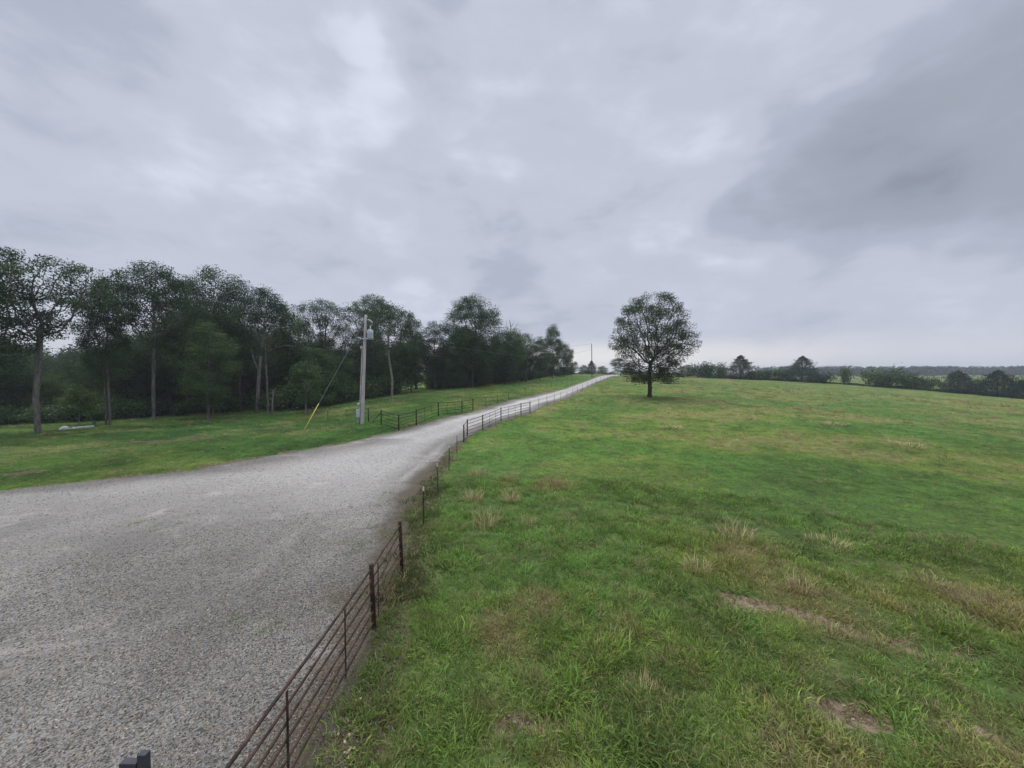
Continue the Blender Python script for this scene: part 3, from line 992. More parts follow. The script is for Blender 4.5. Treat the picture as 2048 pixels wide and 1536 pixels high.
# ------------------------------------------------------------------ dry grass clumps standing out of the sward
def dry_clump(seed, h, rad):
    rng = np.random.default_rng(seed)
    V, q, t, s = blades(190, rad * 1.15, h * 0.30, h * 1.2, 0.013, 0.62, rng, 3, (0.60, 1.45), 1.25)
    k = np.tile(rng.random(190), len(s) // 190)[:, None]
    col = np.where(k < 0.12, np.array((0.16, 0.19, 0.06)), np.where(k < 0.65, np.array((0.56, 0.45, 0.26)), np.array((0.42, 0.30, 0.165)))) * s[:, None]
    return np_mesh('dry_grass_clump', V, q, t, {'shade': col}, True)


clumps = [dry_clump(50, 0.50, 0.30), dry_clump(51, 0.36, 0.26), dry_clump(52, 0.28, 0.34)]
CL = [(948, 998, 0, 1.2, 'tall tan grass clump nearest the line of steel posts'),
      (1022, 1003, 0, 1.15, 'upright tan grass clump behind the widest tan clump'),
      (972, 1052, 0, 1.5, 'widest tan grass clump beside the steel posts by the gravel'),
      (1053, 1052, 1, 1.1, 'low tan grass clump just right of the widest tan clump'),
      (958, 952, 2, 1.4, 'flattened brown grass clump above the tall tan clump by the posts'),
      (1470, 1086, 0, 1.5, 'large loose tan grass clump in open pasture above the bare soil strip'),
      (1395, 1148, 1, 1.2, 'reddish tan grass clump left of and above the bare soil strip'),
      (1602, 1190, 1, 1.1, 'thin tan grass clump at the upper edge of the bare soil strip'),
      (1655, 1095, 2, 1.6, 'flattened tan grass clump right of the large loose one'),
      (1290, 1388, 2, 1.0, 'dark brown drooping grass clump low in the middle of the pasture'),
      (1155, 1062, 2, 0.7, 'small faded grass clump alone between the tan clumps and the soil strip'),
      (1660, 850, 2, 4.2, 'broad faded tan grass patch far out toward the cedars'),
      (1815, 892, 2, 3.4, 'broad tan grass patch far right in the pasture'),
      (1345, 858, 2, 2.8, 'tan grass patch in the pasture below the lone oak'),
      (1105, 820, 1, 1.8, 'tan grass clump beside the end of the pipe fence')]
for x, y, k, s, lab in CL:
    g = ground_at(x, y)
    o = link('dry_grass_clump', clumps[k], M_DRY)
    o.location = g; o.scale = (s, s, min(s, 1.35)); o.rotation_euler = (0, 0, x * 1.7)
    tag(o, lab, 'grass clump', 'dry tan grass clumps in the pasture')


# ------------------------------------------------------------------ pipe fences
POST_H, RAIL_TOP = 1.45, 1.34


def pipe_fence(label, pts, uprights, nrails, mat, heavy=None, group=None, lean=0.0):
    """pts: list of (x, y, z) posts; uprights[i]: fractions along section i; rails follow each section"""
    o0 = Vector(pts[0])
    root = empty('pipe_fence', o0, label, 'fence', group)
    pts = [Vector(p) - o0 for p in pts]
    L = lambda p, h: p + Vector((-lean * h, 0, h))
    for i, p in enumerate(pts):
        if heavy and not heavy[i]: continue
        m = MB(); m.path([L(p, -0.3), L(p, POST_H - 0.01), L(p, POST_H)], [0.050, 0.050, 0.044], 10)
        m.build('post', mat, root, True)
    hs = [RAIL_TOP - k * (RAIL_TOP - 0.16) / (nrails - 1) for k in range(nrails)]
    for k, h in enumerate(hs):
        m = MB()
        path = []
        for a, b in zip(pts[:-1], pts[1:]):
            for t in np.linspace(0, 1, 6)[:-1]:
                path.append(L(a.lerp(b, t), h) + Vector((0.008 * math.sin(11 * t + 2.3 * k), 0, 0.012 * math.sin(7 * t + 1.7 * k))))
        path.append(L(pts[-1], h))
        m.path(path, 0.024 if k == 0 else 0.020, 8)
        m.build('rail', mat, root, True)
    for (a, b), us in zip(zip(pts[:-1], pts[1:]), uprights):
        nrm = (b - a).cross(Vector((0, 0, 1))).normalized()
        for t in us:
            p = a.lerp(b, t)
            ang = math.atan2((b - a).y, (b - a).x)
            z1, z0 = RAIL_TOP + 0.005, 0.06
            m = MB()
            M = Matrix.Translation(L(p, (z0 + z1) / 2) + nrm * 0.027) @ Matrix.Rotation(ang, 4, 'Z') @ Matrix.Rotation(0, 4, 'X')
            m.box(None, (0.042, 0.011, z1 - z0), M=M)
            m.build('upright', mat, root)
    return root


def gp(X, Y, dz=0.0): return (X, Y, gz(X, Y) + dz)


# foreground fence beside the gravel
Ys = [-3.4, 1.4, 3.15]
near_pts = [gp(-3.06, -3.0), gp(-3.06, 2.4), gp(-3.04, 8.1), gp(-3.13, 10.5)]
z0 = [0.0] * 4
near_pts = [(p[0], p[1], 0.0) for p in near_pts]
def fr(a, b, ys): return [(y - a) / (b - a) for y in ys]
pipe_fence('rusty brown pipe fence with six rails running along the gravel in the foreground', near_pts,
           [fr(-3.0, 2.4, [-1.9, -0.2, 1.4]), fr(2.4, 8.1, [3.17, 4.95, 6.70]), fr(8.1, 10.5, [8.40])], 6, M_RUST, lean=0.035)

far_r = [P(927.6, 886, 30.5), P(934.8, 872, 32.3), P(965.5, 861, 34.5), P(1002, 842.5, 39), P(1042, 831, 43.5), P(1060, 827, 45.5)]
far_r = [gp(p[0], p[1]) for p in far_r]
pipe_fence('dark brown pipe fence wing on the right side where the gravel lane narrows', far_r, [[], [], [.34, .67], [.34, .67], []], 5, M_RUSTD)
far_l = [P(762.6, 853, 36), P(797.5, 859, 32.3), P(832.7, 850, 34.5), P(876.8, 832, 39), P(924, 824, 43.5), P(946, 820, 45.5)]
far_l = [gp(p[0], p[1]) for p in far_l]
fl = pipe_fence('dark brown pipe fence wing on the grass left of the narrowing lane', far_l, [[], [], [.34, .67], [.34, .67], []], 5, M_RUSTD)
# slanting brace and the post beyond it
o0 = Vector(far_l[0])
bp = P(737, 847, 40); bp = Vector(gp(bp[0], bp[1]))
m = MB(); dirn = (bp - o0); foot = o0 + dirn * 0.72
m.path([Vector((0, 0, 1.25)), foot - o0 + Vector((0, 0, -0.02))], 0.032, 8); m.build('brace', M_RUSTD, fl, True)
m = MB(); m.path([bp - o0 + Vector((0, 0, -0.3)), bp - o0 + Vector((0, 0, 1.5))], 0.055, 10); m.build('post', M_RUSTD, fl, True)


# ------------------------------------------------------------------ steel T-post and wire fences
def t_post_meshes():
    m = MB()
    m.box((0, 0.008, 0.47), (0.042, 0.007, 1.74)); m.box((0, -0.012, 0.47), (0.007, 0.034, 1.73))
    for k in range(18): m.box((0, 0.0145, 0.12 + k * 0.07), (0.014, 0.006, 0.02))
    me = bpy.data.meshes.new('t_post'); me.from_pydata(m.v, [], m.f); me.materials.append(M_TPOST)
    m = MB(); m.box((0, 0.008, 1.385), (0.048, 0.012, 0.15)); m.box((0, -0.015, 1.385), (0.012, 0.042, 0.15))
    m2 = bpy.data.meshes.new('tip'); m2.from_pydata(m.v, [], m.f); m2.materials.append(M_WHITE)
    return me, m2


TP, TIP = t_post_meshes()


def wire_fence(label, pts, strands, ends=(), group=None, wr=0.0022):
    """pts: ground points of T-posts; ends: extra end points the strands reach"""
    o0 = Vector(pts[0])
    root = empty('wire_fence', o0, label, 'fence', group)
    for i, p in enumerate(pts):
        p = Vector(p)
        o = link('fence_post', TP, None, root); o.location = p - o0
        o.rotation_euler = (random.gauss(0, 0.02), random.gauss(0, 0.02), random.gauss(0.5, 0.3))
        t = link('post_tip', TIP, None, o)
    allp = ([Vector(ends[0])] if ends and ends[0] else []) + [Vector(p) for p in pts] + ([Vector(ends[1])] if ends and ends[1] else [])
    for h in strands:
        m = MB(); m.path([p - o0 + Vector((0, 0.016, h)) for p in allp], wr, 4); m.build('wire_strand', M_WIRE, root)
    return root


near_t = [P(847, 1057, 13.6), P(876, 991, 17.5), P(898, 946, 21.75), P(914, 917, 26.3)]
near_t = [gp(p[0], p[1]) for p in near_t]
wire_fence('short run of four white tipped steel posts between the rusty fence and the fence wing', near_t, (0.35, 0.75, 1.15), (near_pts[-1], far_r[0]))
# right of the lane
xs = [1077.8, 1094.5, 1109, 1121.6, 1134, 1144.6, 1155, 1165, 1175, 1184, 1193, 1201, 1208, 1214.5, 1220.5, 1226, 1231]
rp = []
for x in xs:
    best = None
    for Y in np.arange(46, 175, 0.1):
        X = right_line(Y)
        d = abs(1024 + FPX * X / (Y * math.cos(PITCH)) - x)
        if best is None or d < best[0]: best = (d, X, Y)
    rp.append(gp(float(best[1]), float(best[2])))
wire_fence('long run of thin steel posts edging the right side of the lane up the rise', rp, (0.35, 0.75, 1.15), (far_r[-1], None))
lx = [(972, 812), (995, 807), (1017, 800), (1034.6, 795), (1051, 789), (1065.7, 783.5), (1081, 778), (1092.6, 775), (1103, 772), (1114, 769), (1124, 766), (1134, 763.5), (1144, 761), (1154, 758), (1163, 756)]
lY = [50, 54.5, 60, 65, 71, 77, 84, 89, 94, 100, 106, 112, 119, 126, 134]
lp = [gp(*P(x, y, Y)[:2]) for (x, y), Y in zip(lx, lY)]
wire_fence('long run of thin steel posts on the grass left of the lane up the rise', lp, (0.35, 0.75, 1.15), (far_l[-1], None))
bx = [(694, 841, 46), (656, 840, 48), (626, 836, 50), (594, 835, 52), (567, 831, 55), (540, 827, 58), (514.6, 824, 61), (493.7, 822, 64), (471, 821, 67)]
bp_ = [gp(*P(*a)[:2]) for a in bx]
wire_fence('row of white tipped steel posts across the grass before the woods behind the utility pole', bp_, (0.35, 0.75, 1.15), (tuple(bp), None))

# ------------------------------------------------------------------ utility poles, guy wire, power lines
def utility_pole():
    g = P(724, 848, 37); g = Vector(gp(g[0], g[1]))
    top = Vector(P(731.5, 630, 36.6))
    root = empty('utility_pole', g, 'tall weathered wooden utility pole with a pale grey transformer and meter box', 'utility pole')
    tp = top - g
    def at(t, off=(0, 0, 0)): return tp * t + Vector(off)
    m = MB(); m.path([at(-0.04), at(0.0), at(0.3), at(0.6), at(0.985), at(1.0)], [0.19, 0.19, 0.17, 0.145, 0.115, 0.09], 18); m.build('pole', M_POLE, root, True)
    # transformer on the right
    zc = tp.z * 0.825
    c = at(0.825, (0.52, -0.05, 0))
    m = MB(); m.path([c + Vector((0, 0, -0.42)), c + Vector((0, 0, -0.40)), c + Vector((0, 0, 0.34)), c + Vector((0, 0, 0.42)), c + Vector((0, 0, 0.47))], [0.26, 0.285, 0.285, 0.25, 0.08], 20)
    m.path([c + Vector((0, 0, -0.36)), c + Vector((0, 0, -0.30))], [0.32, 0.32], 20)
    tr = m.build('transformer', M_GALV, root, True)
    m = MB(); m.path([c + Vector((0.02, 0, 0.45)), c + Vector((0.02, 0, 0.55)), c + Vector((0.02, 0, 0.62)), c + Vector((0.02, 0, 0.70)), c + Vector((0.02, 0, 0.85))], [0.07, 0.045, 0.07, 0.045, 0.03], 10)
    m.build('bushing', M_PORC, tr, True)
    m = MB()
    for k in (-1, 0, 1): m.path([c + Vector((0.1 * k + 0.12, -0.26, 0.12)), c + Vector((0.1 * k + 0.12, -0.36, 0.14))], [0.045, 0.03], 8)
    m.build('terminal', M_PORC, tr, True)
    m = MB(); m.box(at(0.845, (0.20, -0.03, 0)), (0.22, 0.10, 0.07)); m.build('bracket', M_GALV, root)
    m = MB(); m.box(at(0.785, (0.12, -0.19, 0)), (1.05, 0.07, 0.09)); m.box(at(0.785, (0.52, -0.03, -0.055)), (0.62, 0.5, 0.03)); m.build('platform', M_GALV, root, bevel=0.006)
    # cutout arm on the top right
    m = MB(); m.path([at(0.955, (0.1, 0, 0)), at(0.955, (0.35, 0, 0.02)), at(0.94, (0.62, 0, 0)), at(0.925, (0.72, 0, 0))], [0.03, 0.045, 0.045, 0.02], 8); m.build('cutout_arm', M_PORC, root, True)
    # conduit down the left side with weatherhead
    pts = [at(0.705, (-0.30, -0.08, 0.02)), at(0.715, (-0.24, -0.08, 0.03)), at(0.70, (-0.20, -0.06, 0))] + [at(t, (-0.215 - 0.05 * (0.7 - t), -0.06, 0)) for t in (0.6, 0.4, 0.22, 0.0)]
    m = MB(); m.path(pts, [0.06, 0.055, 0.05, 0.05, 0.05, 0.05, 0.05], 10); m.build('conduit', M_POLE, root, True)
    m = MB(); m.path([at(0.69, (-0.36, -0.08, 0)), at(0.712, (-0.33, -0.08, 0)), at(0.722, (-0.25, -0.08, 0))], [0.03, 0.075, 0.06], 10); m.build('weatherhead', M_PORC, root, True)
    # meter socket and breaker box
    m = MB(); m.box(at(0.175, (-0.30, -0.20, 0)), (0.27, 0.14, 0.42)); mb = m.build('meter_base', M_BOX, root, bevel=0.02)
    mc = at(0.185, (-0.30, -0.27, 0.03))
    m = MB(); m.path([mc, mc + Vector((0, -0.12, 0)), mc + Vector((0, -0.16, 0))], [0.10, 0.095, 0.06], 14); m.build('meter', M_PORC, mb, True)
    m = MB(); m.box(at(0.105, (-0.33, -0.20, -0.05)), (0.34, 0.17, 0.80)); bb = m.build('breaker_box', M_GALV, root, bevel=0.015)
    m = MB(); m.box(at(0.105, (-0.33, -0.293, -0.05)), (0.28, 0.012, 0.70)); m.build('door', M_GALV, bb, bevel=0.004)
    m = MB(); m.path([at(0.06, (-0.33, -0.18, 0)), at(-0.01, (-0.33, -0.18, -0.2))], 0.05, 8); m.build('riser', M_BOX, root, True)
    # guy wire with a yellow guard
    an = ground_at(598, 878) - g
    hi = at(0.935, (-0.12, -0.03, 0))
    m = MB(); m.path([hi, an], 0.024, 6); gw = m.build('guy_wire', M_CABLE, root)
    m = MB(); m.path([an.lerp(hi, 0.0) + Vector((0.0, 0, 0)), an.lerp(hi, 0.14), an.lerp(hi, 0.268)], [0.022, 0.030, 0.033], 8); m.build('guy_guard', M_YELL, gw, True)
    return root, g, tp


up, UG, UT = utility_pole()
fg = P(1184, 752, 135); fg = Vector(gp(fg[0], fg[1]))
ft = Vector(P(1183.3, 688, 135)) - fg
fp = empty('utility_pole', fg, 'distant bare utility pole beside the crest of the gravel lane', 'utility pole')
m = MB(); m.path([ft * -0.05, ft * 0.0, ft * 0.5, ft * 1.0], [0.16, 0.16, 0.14, 0.12], 12); m.build('pole', M_BARKM, fp, True)
m = MB(); m.path([ft * 0.985, ft * 1.0 + Vector((0, 0, 0.12)), ft * 1.0 + Vector((0, 0, 0.26))], [0.03, 0.07, 0.04], 8); m.build('insulator', M_PORC, fp, True)


def wire(label, a, b, sag, r):
    a, b = Vector(a), Vector(b)
    m = MB()
    m.path([a.lerp(b, t) - Vector((0, 0, sag * 4 * t * (1 - t))) - a for t in np.linspace(0, 1, 40)], r, 5)
    o = m.build('power_line', M_LINE, None)
    o.location = a
    return tag(o, label, 'power line', 'wires between the two utility poles')


wire('upper power line from the transformer pole top to the distant pole', UG + UT * 0.99, fg + ft * 1.0 + Vector((0, 0, 0.2)), 1.8, 0.02)
wire('lower power line from beside the transformer to the distant pole', UG + UT * 0.86 + Vector((0.14, 0, 0)), fg + ft * 0.86, 2.6, 0.022)

# ------------------------------------------------------------------ small things
def grey_post():
    # stepped dark post just below the viewer, standing on the ground
    Y = 2.7
    k = Y / FPX
    zt, zl = P(0, 1499, Y)[2], P(0, 1514, Y)[2]
    c = Vector((P(285, 1500, Y)[0], Y, 0.0))
    root = empty('stepped_post', c, 'dark grey post with a stepped top at the lower left corner of the view', 'post')
    m = MB(); m.box((8.5 * k, -0.0225, (zt - 0.3) / 2), (17 * k, 0.045, zt + 0.3)); m.build('tall_board', M_GREYP, root, bevel=0.004)
    m = MB(); m.box((-18 * k, -0.026, (zl - 0.3) / 2), (34 * k, 0.05, zl + 0.3)); m.build('short_board', M_GREYP, root, bevel=0.004)


grey_post()


def plastic_sheet():
    a, b = P(116, 858, 40.5), P(187, 852.5, 43)
    a = Vector(gp(a[0], a[1])); b = Vector(gp(b[0], b[1]))
    ln = (b - a).length; rz = math.atan2(b.y - a.y, b.x - a.x)
    nu, nv = 48, 12
    V = []
    for i in range(nu + 1):
        t = i / nu
        w = 0.5 * (0.15 + math.sin(math.pi * min(1, t / 0.42)) * 0.85) if t < 0.30 else 0.30 * (1 - 0.35 * (t - 0.3)) + 0.12 * math.exp(-((t - .3) / .08) ** 2)
        h = 0.42 * math.sin(math.pi * min(1, (t + 0.02) / 0.40)) if t < 0.34 else 0.24
        h -= 0.20 * math.exp(-((t - 0.345) / 0.03) ** 2)
        h = max(h, 0.05)
        for j in range(nv + 1):
            s = j / nv * math.pi
            V.append((t * ln, -math.cos(s) * w, math.sin(s) ** 0.8 * h * (0.93 + 0.14 * random.random()) + (b.z - a.z) * t - 0.01))
    F = [(i * (nv + 1) + j, (i + 1) * (nv + 1) + j, (i + 1) * (nv + 1) + j + 1, i * (nv + 1) + j + 1) for i in range(nu) for j in range(nv)]
    me = bpy.data.meshes.new('plastic_sheet'); me.from_pydata(V, [], F)
    me.polygons.foreach_set('use_smooth', [True] * len(F))
    o = link('plastic_sheet', me, M_SHEET); o.location = a; o.rotation_euler = (0, 0, rz)
    md = o.modifiers.new('solid', 'SOLIDIFY'); md.thickness = 0.01
    tag(o, 'long pale grey plastic sheet lying in the grass before the left woods', 'plastic sheet')


plastic_sheet()
g = P(188, 847, 45.5); g = Vector(gp(g[0], g[1]))
m = MB(); m.path([(0, 0, 0), (0, 0, 0.05), (0, 0, 0.40), (0, 0, 0.43), (0, 0, 0.40)], [0.13, 0.14, 0.17, 0.18, 0.14], 14)
o = m.build('container', M_TEAL, None, True); o.location = g
tag(o, 'small dark teal container in the grass left of the twin trunked tree', 'container')

# ------------------------------------------------------------------ trees
def envelope_points(prof, n, rng, zmin, zmax, shell=0.45, squash=1.0):
    """points inside a turned profile: prof = [(z, radius)] ; more near the surface"""
    zs, rs = np.array([p[0] for p in prof]), np.array([p[1] for p in prof])
    out = []
    while len(out) < n:
        z = zmin + (zmax - zmin) * rng.random()
        r = np.interp(z, zs, rs)
        if rng.random() > (r / rs.max()) ** 1.6 + 0.05: continue
        a = rng.random() * 2 * math.pi
        k = rng.random() ** shell
        lob = 0.68 + 0.56 * vnoise(math.cos(a) * 2.1 + 7.1 + squash, z * 0.42 + math.sin(a) * 2.1)
        out.append((math.cos(a) * r * k * lob, math.sin(a) * r * k * lob, z))
    return np.array(out)


def colonize(att, trunk, D, di, dk, rng, iters=140, up=0.12, jit=0.25):
    """space colonisation: grows limbs from the trunk polyline to the attractors"""
    P_, par = [np.array(trunk[0], float)], [-1]
    for p in trunk[1:]:
        a = P_[-1]; v = np.array(p, float) - a; l = np.linalg.norm(v); k = max(1, int(l / D))
        for s in range(1, k + 1):
            P_.append(a + v * s / k); par.append(len(P_) - 2)
    att = att.copy()
    alive = np.ones(len(att), bool)
    nodes = np.array(P_); par = list(par)
    near = np.full(len(att), 1e9); who = np.zeros(len(att), int)
    def upd(start):
        d = np.linalg.norm(att[:, None] - nodes[None, start:], axis=2)
        j = d.argmin(1); dm = d[np.arange(len(att)), j]
        b = dm < near
        near[b] = dm[b]; who[b] = j[b] + start
    upd(0)
    reach = di
    for it in range(iters):
        alive &= near > dk
        act = alive & (near < reach)
        if not act.any():
            if alive.any() and reach < 40: reach *= 1.6; continue
            break
        ids = np.unique(who[act])
        new, np_ = [], []
        for i in ids:
            m = act & (who == i)
            v = att[m] - nodes[i]
            v = (v / np.linalg.norm(v, axis=1)[:, None]).sum(0)
            v = v / (np.linalg.norm(v) + 1e-6) + rng.normal(0, jit, 3) + np.array((0, 0, up))
            p = nodes[i] + v / np.linalg.norm(v) * D
            new.append(p); np_.append(i)
        st = len(nodes)
        nodes = np.vstack([nodes, new]); par += np_
        upd(st)
    return nodes, np.array(par)


def tube_mesh(name, nodes, par, rad, sides, rmin, mat):
    n = len(nodes)
    keep = rad >= rmin
    keep[0] = True
    dirs = np.zeros((n, 3)); dirs[0] = (0, 0, 1)
    dirs[1:] = nodes[1:] - nodes[par[1:]]
    dirs /= np.linalg.norm(dirs, axis=1)[:, None] + 1e-9
    ref = np.where(np.abs(dirs[:, 2:3]) < 0.95, np.array((0, 0, 1.0)), np.array((1.0, 0, 0)))
    ref = np.where(np.abs(dirs[:, 1:2]) < 0.7, np.array((0, 1.0, 0)), ref)
    u = np.cross(dirs, ref); u /= np.linalg.norm(u, axis=1)[:, None] + 1e-9
    w = np.cross(dirs, u)
    a = np.arange(sides) * 2 * math.pi / sides
    V = nodes[:, None] + (u[:, None] * np.cos(a)[None, :, None] + w[:, None] * np.sin(a)[None, :, None]) * rad[:, None, None]
    ch = np.nonzero(keep & (np.arange(n) > 0))[0]
    k = np.arange(sides); k2 = (k + 1) % sides
    p = par[ch]
    # a thin limb leaves a thick one with its own radius
    extra = []
    thick = rad[p] > rad[ch] * 1.6
    Q = np.stack([p[:, None] * sides + k, p[:, None] * sides + k2, ch[:, None] * sides + k2, ch[:, None] * sides + k], -1)
    V = V.reshape(-1, 3)
    if thick.any():
        tc = ch[thick]; tp_ = p[thick]
        Vn = nodes[tp_][:, None] + (u[tc][:, None] * np.cos(a)[None, :, None] + w[tc][:, None] * np.sin(a)[None, :, None]) * (rad[tc] * 1.25)[:, None, None]
        off = len(V); V = np.vstack([V, Vn.reshape(-1, 3)])
        bi = off + np.arange(len(tc))[:, None] * sides
        Q[thick] = np.stack([bi + k, bi + k2, tc[:, None] * sides + k2, tc[:, None] * sides + k], -1)
    me = np_mesh(name, V, Q.reshape(-1, 4), None, None, True)
    me.materials.append(mat)
    return me


def leaf_mesh(name, C, out_dir, size, rng, mat, flat=0.5, aspect=0.62, tone=None):
    n = len(C)
    nrm = rng.normal(0, 0.6, (n, 3)) + out_dir * 0.35 + np.array((0, 0, flat))
    nrm /= np.linalg.norm(nrm, axis=1)[:, None]
    t = rng.normal(0, 1, (n, 3)); t -= nrm * (t * nrm).sum(1)[:, None]; t /= np.linalg.norm(t, axis=1)[:, None]
    b = np.cross(nrm, t)
    L = size * (0.6 + 0.8 * rng.random(n)); W = L * aspect
    V = np.stack([C - t * L[:, None] / 2, C + b * W[:, None] / 2 - nrm * L[:, None] * 0.10, C + t * L[:, None] / 2, C - b * W[:, None] / 2 - nrm * L[:, None] * 0.10], 1).reshape(-1, 3)
    q = np.arange(n * 4).reshape(-1, 4)
    sh = rng.random(n) if tone is None else 0.55 * tone + 0.45 * rng.random(n)
    sh = np.repeat(sh, 4)
    me = np_mesh(name, V, q, None, {'shade': sh}, False)
    me.materials.append(mat)
    return me


def grow(prof, trunk, seed, natt, trunk_r, leaf, lmat, bmat, D=0.5, clump=0.42, per=12, shell=0.45, tipdepth=3, flat=0.5, up=0.1, dk=None, taper=2.35, frac=0.42, low=None, lean=0.0):
    rng = np.random.default_rng(seed)
    zmin, zmax = prof[0][0], prof[-1][0]
    att = envelope_points(prof, natt, rng, zmin, zmax, shell, seed * 0.37)
    if low:
        att = np.vstack([att, envelope_points(low[0], low[1], rng, low[0][0][0], low[0][-1][0], 0.6, 1.3)])
    att[:, 0] += lean * np.clip(att[:, 2] / 8.0, 0, 1)
    nodes, par = colonize(att, trunk, D, 9 * D, dk or 1.7 * D, rng, up=up)
    n = len(nodes)
    depth = np.zeros(n, int); rad = np.zeros(n); kids = np.bincount(par[1:], minlength=n)
    acc = np.zeros(n)
    for i in range(n - 1, 0, -1):
        if kids[i] == 0: acc[i] = 1.0
        p = par[i]
        depth[p] = max(depth[p], depth[i] + 1)
        acc[p] += acc[i]
    # accumulate number of tips carried
    rad = trunk_r * (np.maximum(acc, 0.6) / acc[0]) ** (1 / taper)
    nt_ = len(trunk)
    # the trunk keeps tapering a little and flares at the foot
    h = nodes[:, 2]
    rad = rad * 0.72 * np.where(h < 0.5, 1.0 + 0.35 * (1 - h / 0.5), 1.0)
    tm = tube_mesh('trunk', nodes, par, rad, 7, trunk_r * 0.045, bmat)
    tips = np.nonzero((depth <= tipdepth) & (rad < trunk_r * 0.33))[0]
    cen = np.array((0, 0, (zmin + zmax) / 2))
    # leaves sit in flattened sprays about some of the twigs, leaving gaps between
    tips = tips[rng.random(len(tips)) < frac]
    per_i = np.maximum(3, (per * 12.0 * (0.4 + 1.2 * rng.random(len(tips)))).astype(int))
    own = np.repeat(np.arange(len(tips)), per_i)
    spread = (clump * 1.32 * (0.65 + 0.6 * rng.random(len(tips))))[own]
    C = nodes[tips][own]
    od = C - cen; od /= np.linalg.norm(od, axis=1)[:, None] + 1e-6
    C = C + np.clip(rng.normal(0, 1.15, C.shape), -1.4, 1.4) * spread[:, None] * np.array((1.1, 1.1, 0.76))
    own_t = rng.random(len(tips))[own]
    lm = leaf_mesh('crown', C, od, leaf, rng, lmat, flat, tone=own_t)
    return tm, lm


def place_tree(name, meshes, loc, label, group=None, rz=0.0, sc=(1, 1, 1), cat='tree'):
    root = empty(name, loc, label, cat, group, rz)
    root.scale = sc
    link('trunk', meshes[0], None, root)
    link('crown', meshes[1], None, root)
    return root


def crown_prof(h0, h1, r, kind='oval'):
    z = np.linspace(0, 1, 9)
    if kind == 'oval': f = [.25, .62, .85, .97, 1.0, .95, .82, .58, .15]
    elif kind == 'round': f = [.45, .80, .95, 1.0, 1.0, .96, .86, .64, .2]
    elif kind == 'high': f = [.15, .35, .55, .75, .92, 1.0, .96, .75, .3]
    elif kind == 'cone': f = [.7, 1.0, .95, .85, .74, .6, .45, .28, .06]
    else: f = [.8, 1, 1, .95, .9, .8, .65, .45, .15]
    return [(h0 + (h1 - h0) * a, r * b) for a, b in zip(z, f)]


# ---- the lone oak
lone_prof = [(2.0, 1.6), (2.5, 3.9), (2.9, 4.2), (4.1, 4.2), (5.8, 4.4), (7.2, 5.6), (8.6, 6.4), (9.6, 6.2), (10.6, 5.3), (12.2, 4.9), (14.0, 4.0), (15.2, 2.9), (15.9, 1.4)]
lt = grow(lone_prof, [(0, 0, -0.2), (0.05, 0, 1.4), (-0.05, 0.05, 3.2), (0.1, 0, 5.2)], 4, 1900, 0.44, 0.165, M_LONE, M_BARKD, D=0.36, clump=0.36, per=12, shell=0.40, tipdepth=2, flat=0.35, up=0.10, frac=0.36, lean=0.6, low=([(2.3, 2.4), (3.0, 3.6), (4.4, 3.8), (7.5, 2.8)], 650))
g = P(1299, 795, 58); g = gp(g[0], g[1])
lone = place_tree('oak_tree', lt, g, 'lone broad oak with open dark crown standing in the pasture right of the lane', rz=0.0)

# ---- woodland kinds
KIND = {}
def kind(name, *a, **k):
    KIND[name] = grow(*a, **k)
T0 = lambda h, lx=0.0: [(0, 0, -0.3), (lx * 0.3, 0, h * 0.33), (lx, 0, h * 0.7), (lx * 1.2, 0.1, h)]
kind('tall_a', crown_prof(8.2, 19.0, 5.6, 'high'), T0(10.5, 0.3), 21, 990, 0.30, 0.19, M_OAK, M_BARK, D=0.45, clump=0.40, per=12, shell=0.5)
kind('tall_b', crown_prof(7.0, 19.5, 4.8, 'oval'), T0(10.0, -0.3), 22, 990, 0.28, 0.19, M_OAK, M_BARKM, D=0.45, clump=0.42, per=13, shell=0.5)
kind('tall_c', crown_prof(6.0, 20.0, 4.3, 'oval'), T0(11.0, 0.2), 23, 1020, 0.26, 0.19, M_OAK, M_BARKM, D=0.45, clump=0.45, per=13, shell=0.5)
kind('round_a', crown_prof(4.0, 20.0, 6.8, 'round'), T0(9.0, 0.3), 24, 1560, 0.36, 0.21, M_OAK, M_BARKD, D=0.5, clump=0.48, per=14, shell=0.45)
kind('mid_a', crown_prof(2.0, 13.0, 4.2, 'oval'), T0(5.5, 0.3), 25, 990, 0.20, 0.19, M_OAK, M_BARKD, D=0.42, clump=0.45, per=14, shell=0.5)
kind('mid_b', crown_prof(1.0, 11.0, 3.8, 'skirt'), T0(4.5, -0.2), 26, 960, 0.18, 0.19, M_SHRUB, M_BARKD, D=0.42, clump=0.46, per=15, shell=0.5)
kind('slim', crown_prof(3.0, 16.0, 3.0, 'oval'), T0(8.0, 0.2), 27, 780, 0.17, 0.19, M_SHRUB, M_BARKM, D=0.42, clump=0.42, per=14, shell=0.5)
kind('small', crown_prof(1.9, 8.2, 2.3, 'oval'), T0(3.4, 0.1), 28, 600, 0.16, 0.21, M_SHRUB, M_BARKP, D=0.38, clump=0.34, per=13, shell=0.5)
kind('bushy', crown_prof(1.6, 13.5, 3.8, 'oval'), T0(6.0, 0.1), 29, 1140, 0.24, 0.18, M_SHRUB, M_BARK, D=0.42, clump=0.42, per=15, shell=0.45)
kind('pale', crown_prof(9.5, 19.0, 4.2, 'oval'), [(0, 0, -0.3), (0.15, 0, 3.5), (-0.35, 0, 7.0), (-0.6, 0, 9.0), (-0.5, 0, 11.5)], 30, 720, 0.27, 0.19, M_OAK, M_BARKP, D=0.45, clump=0.42, per=13, shell=0.5)
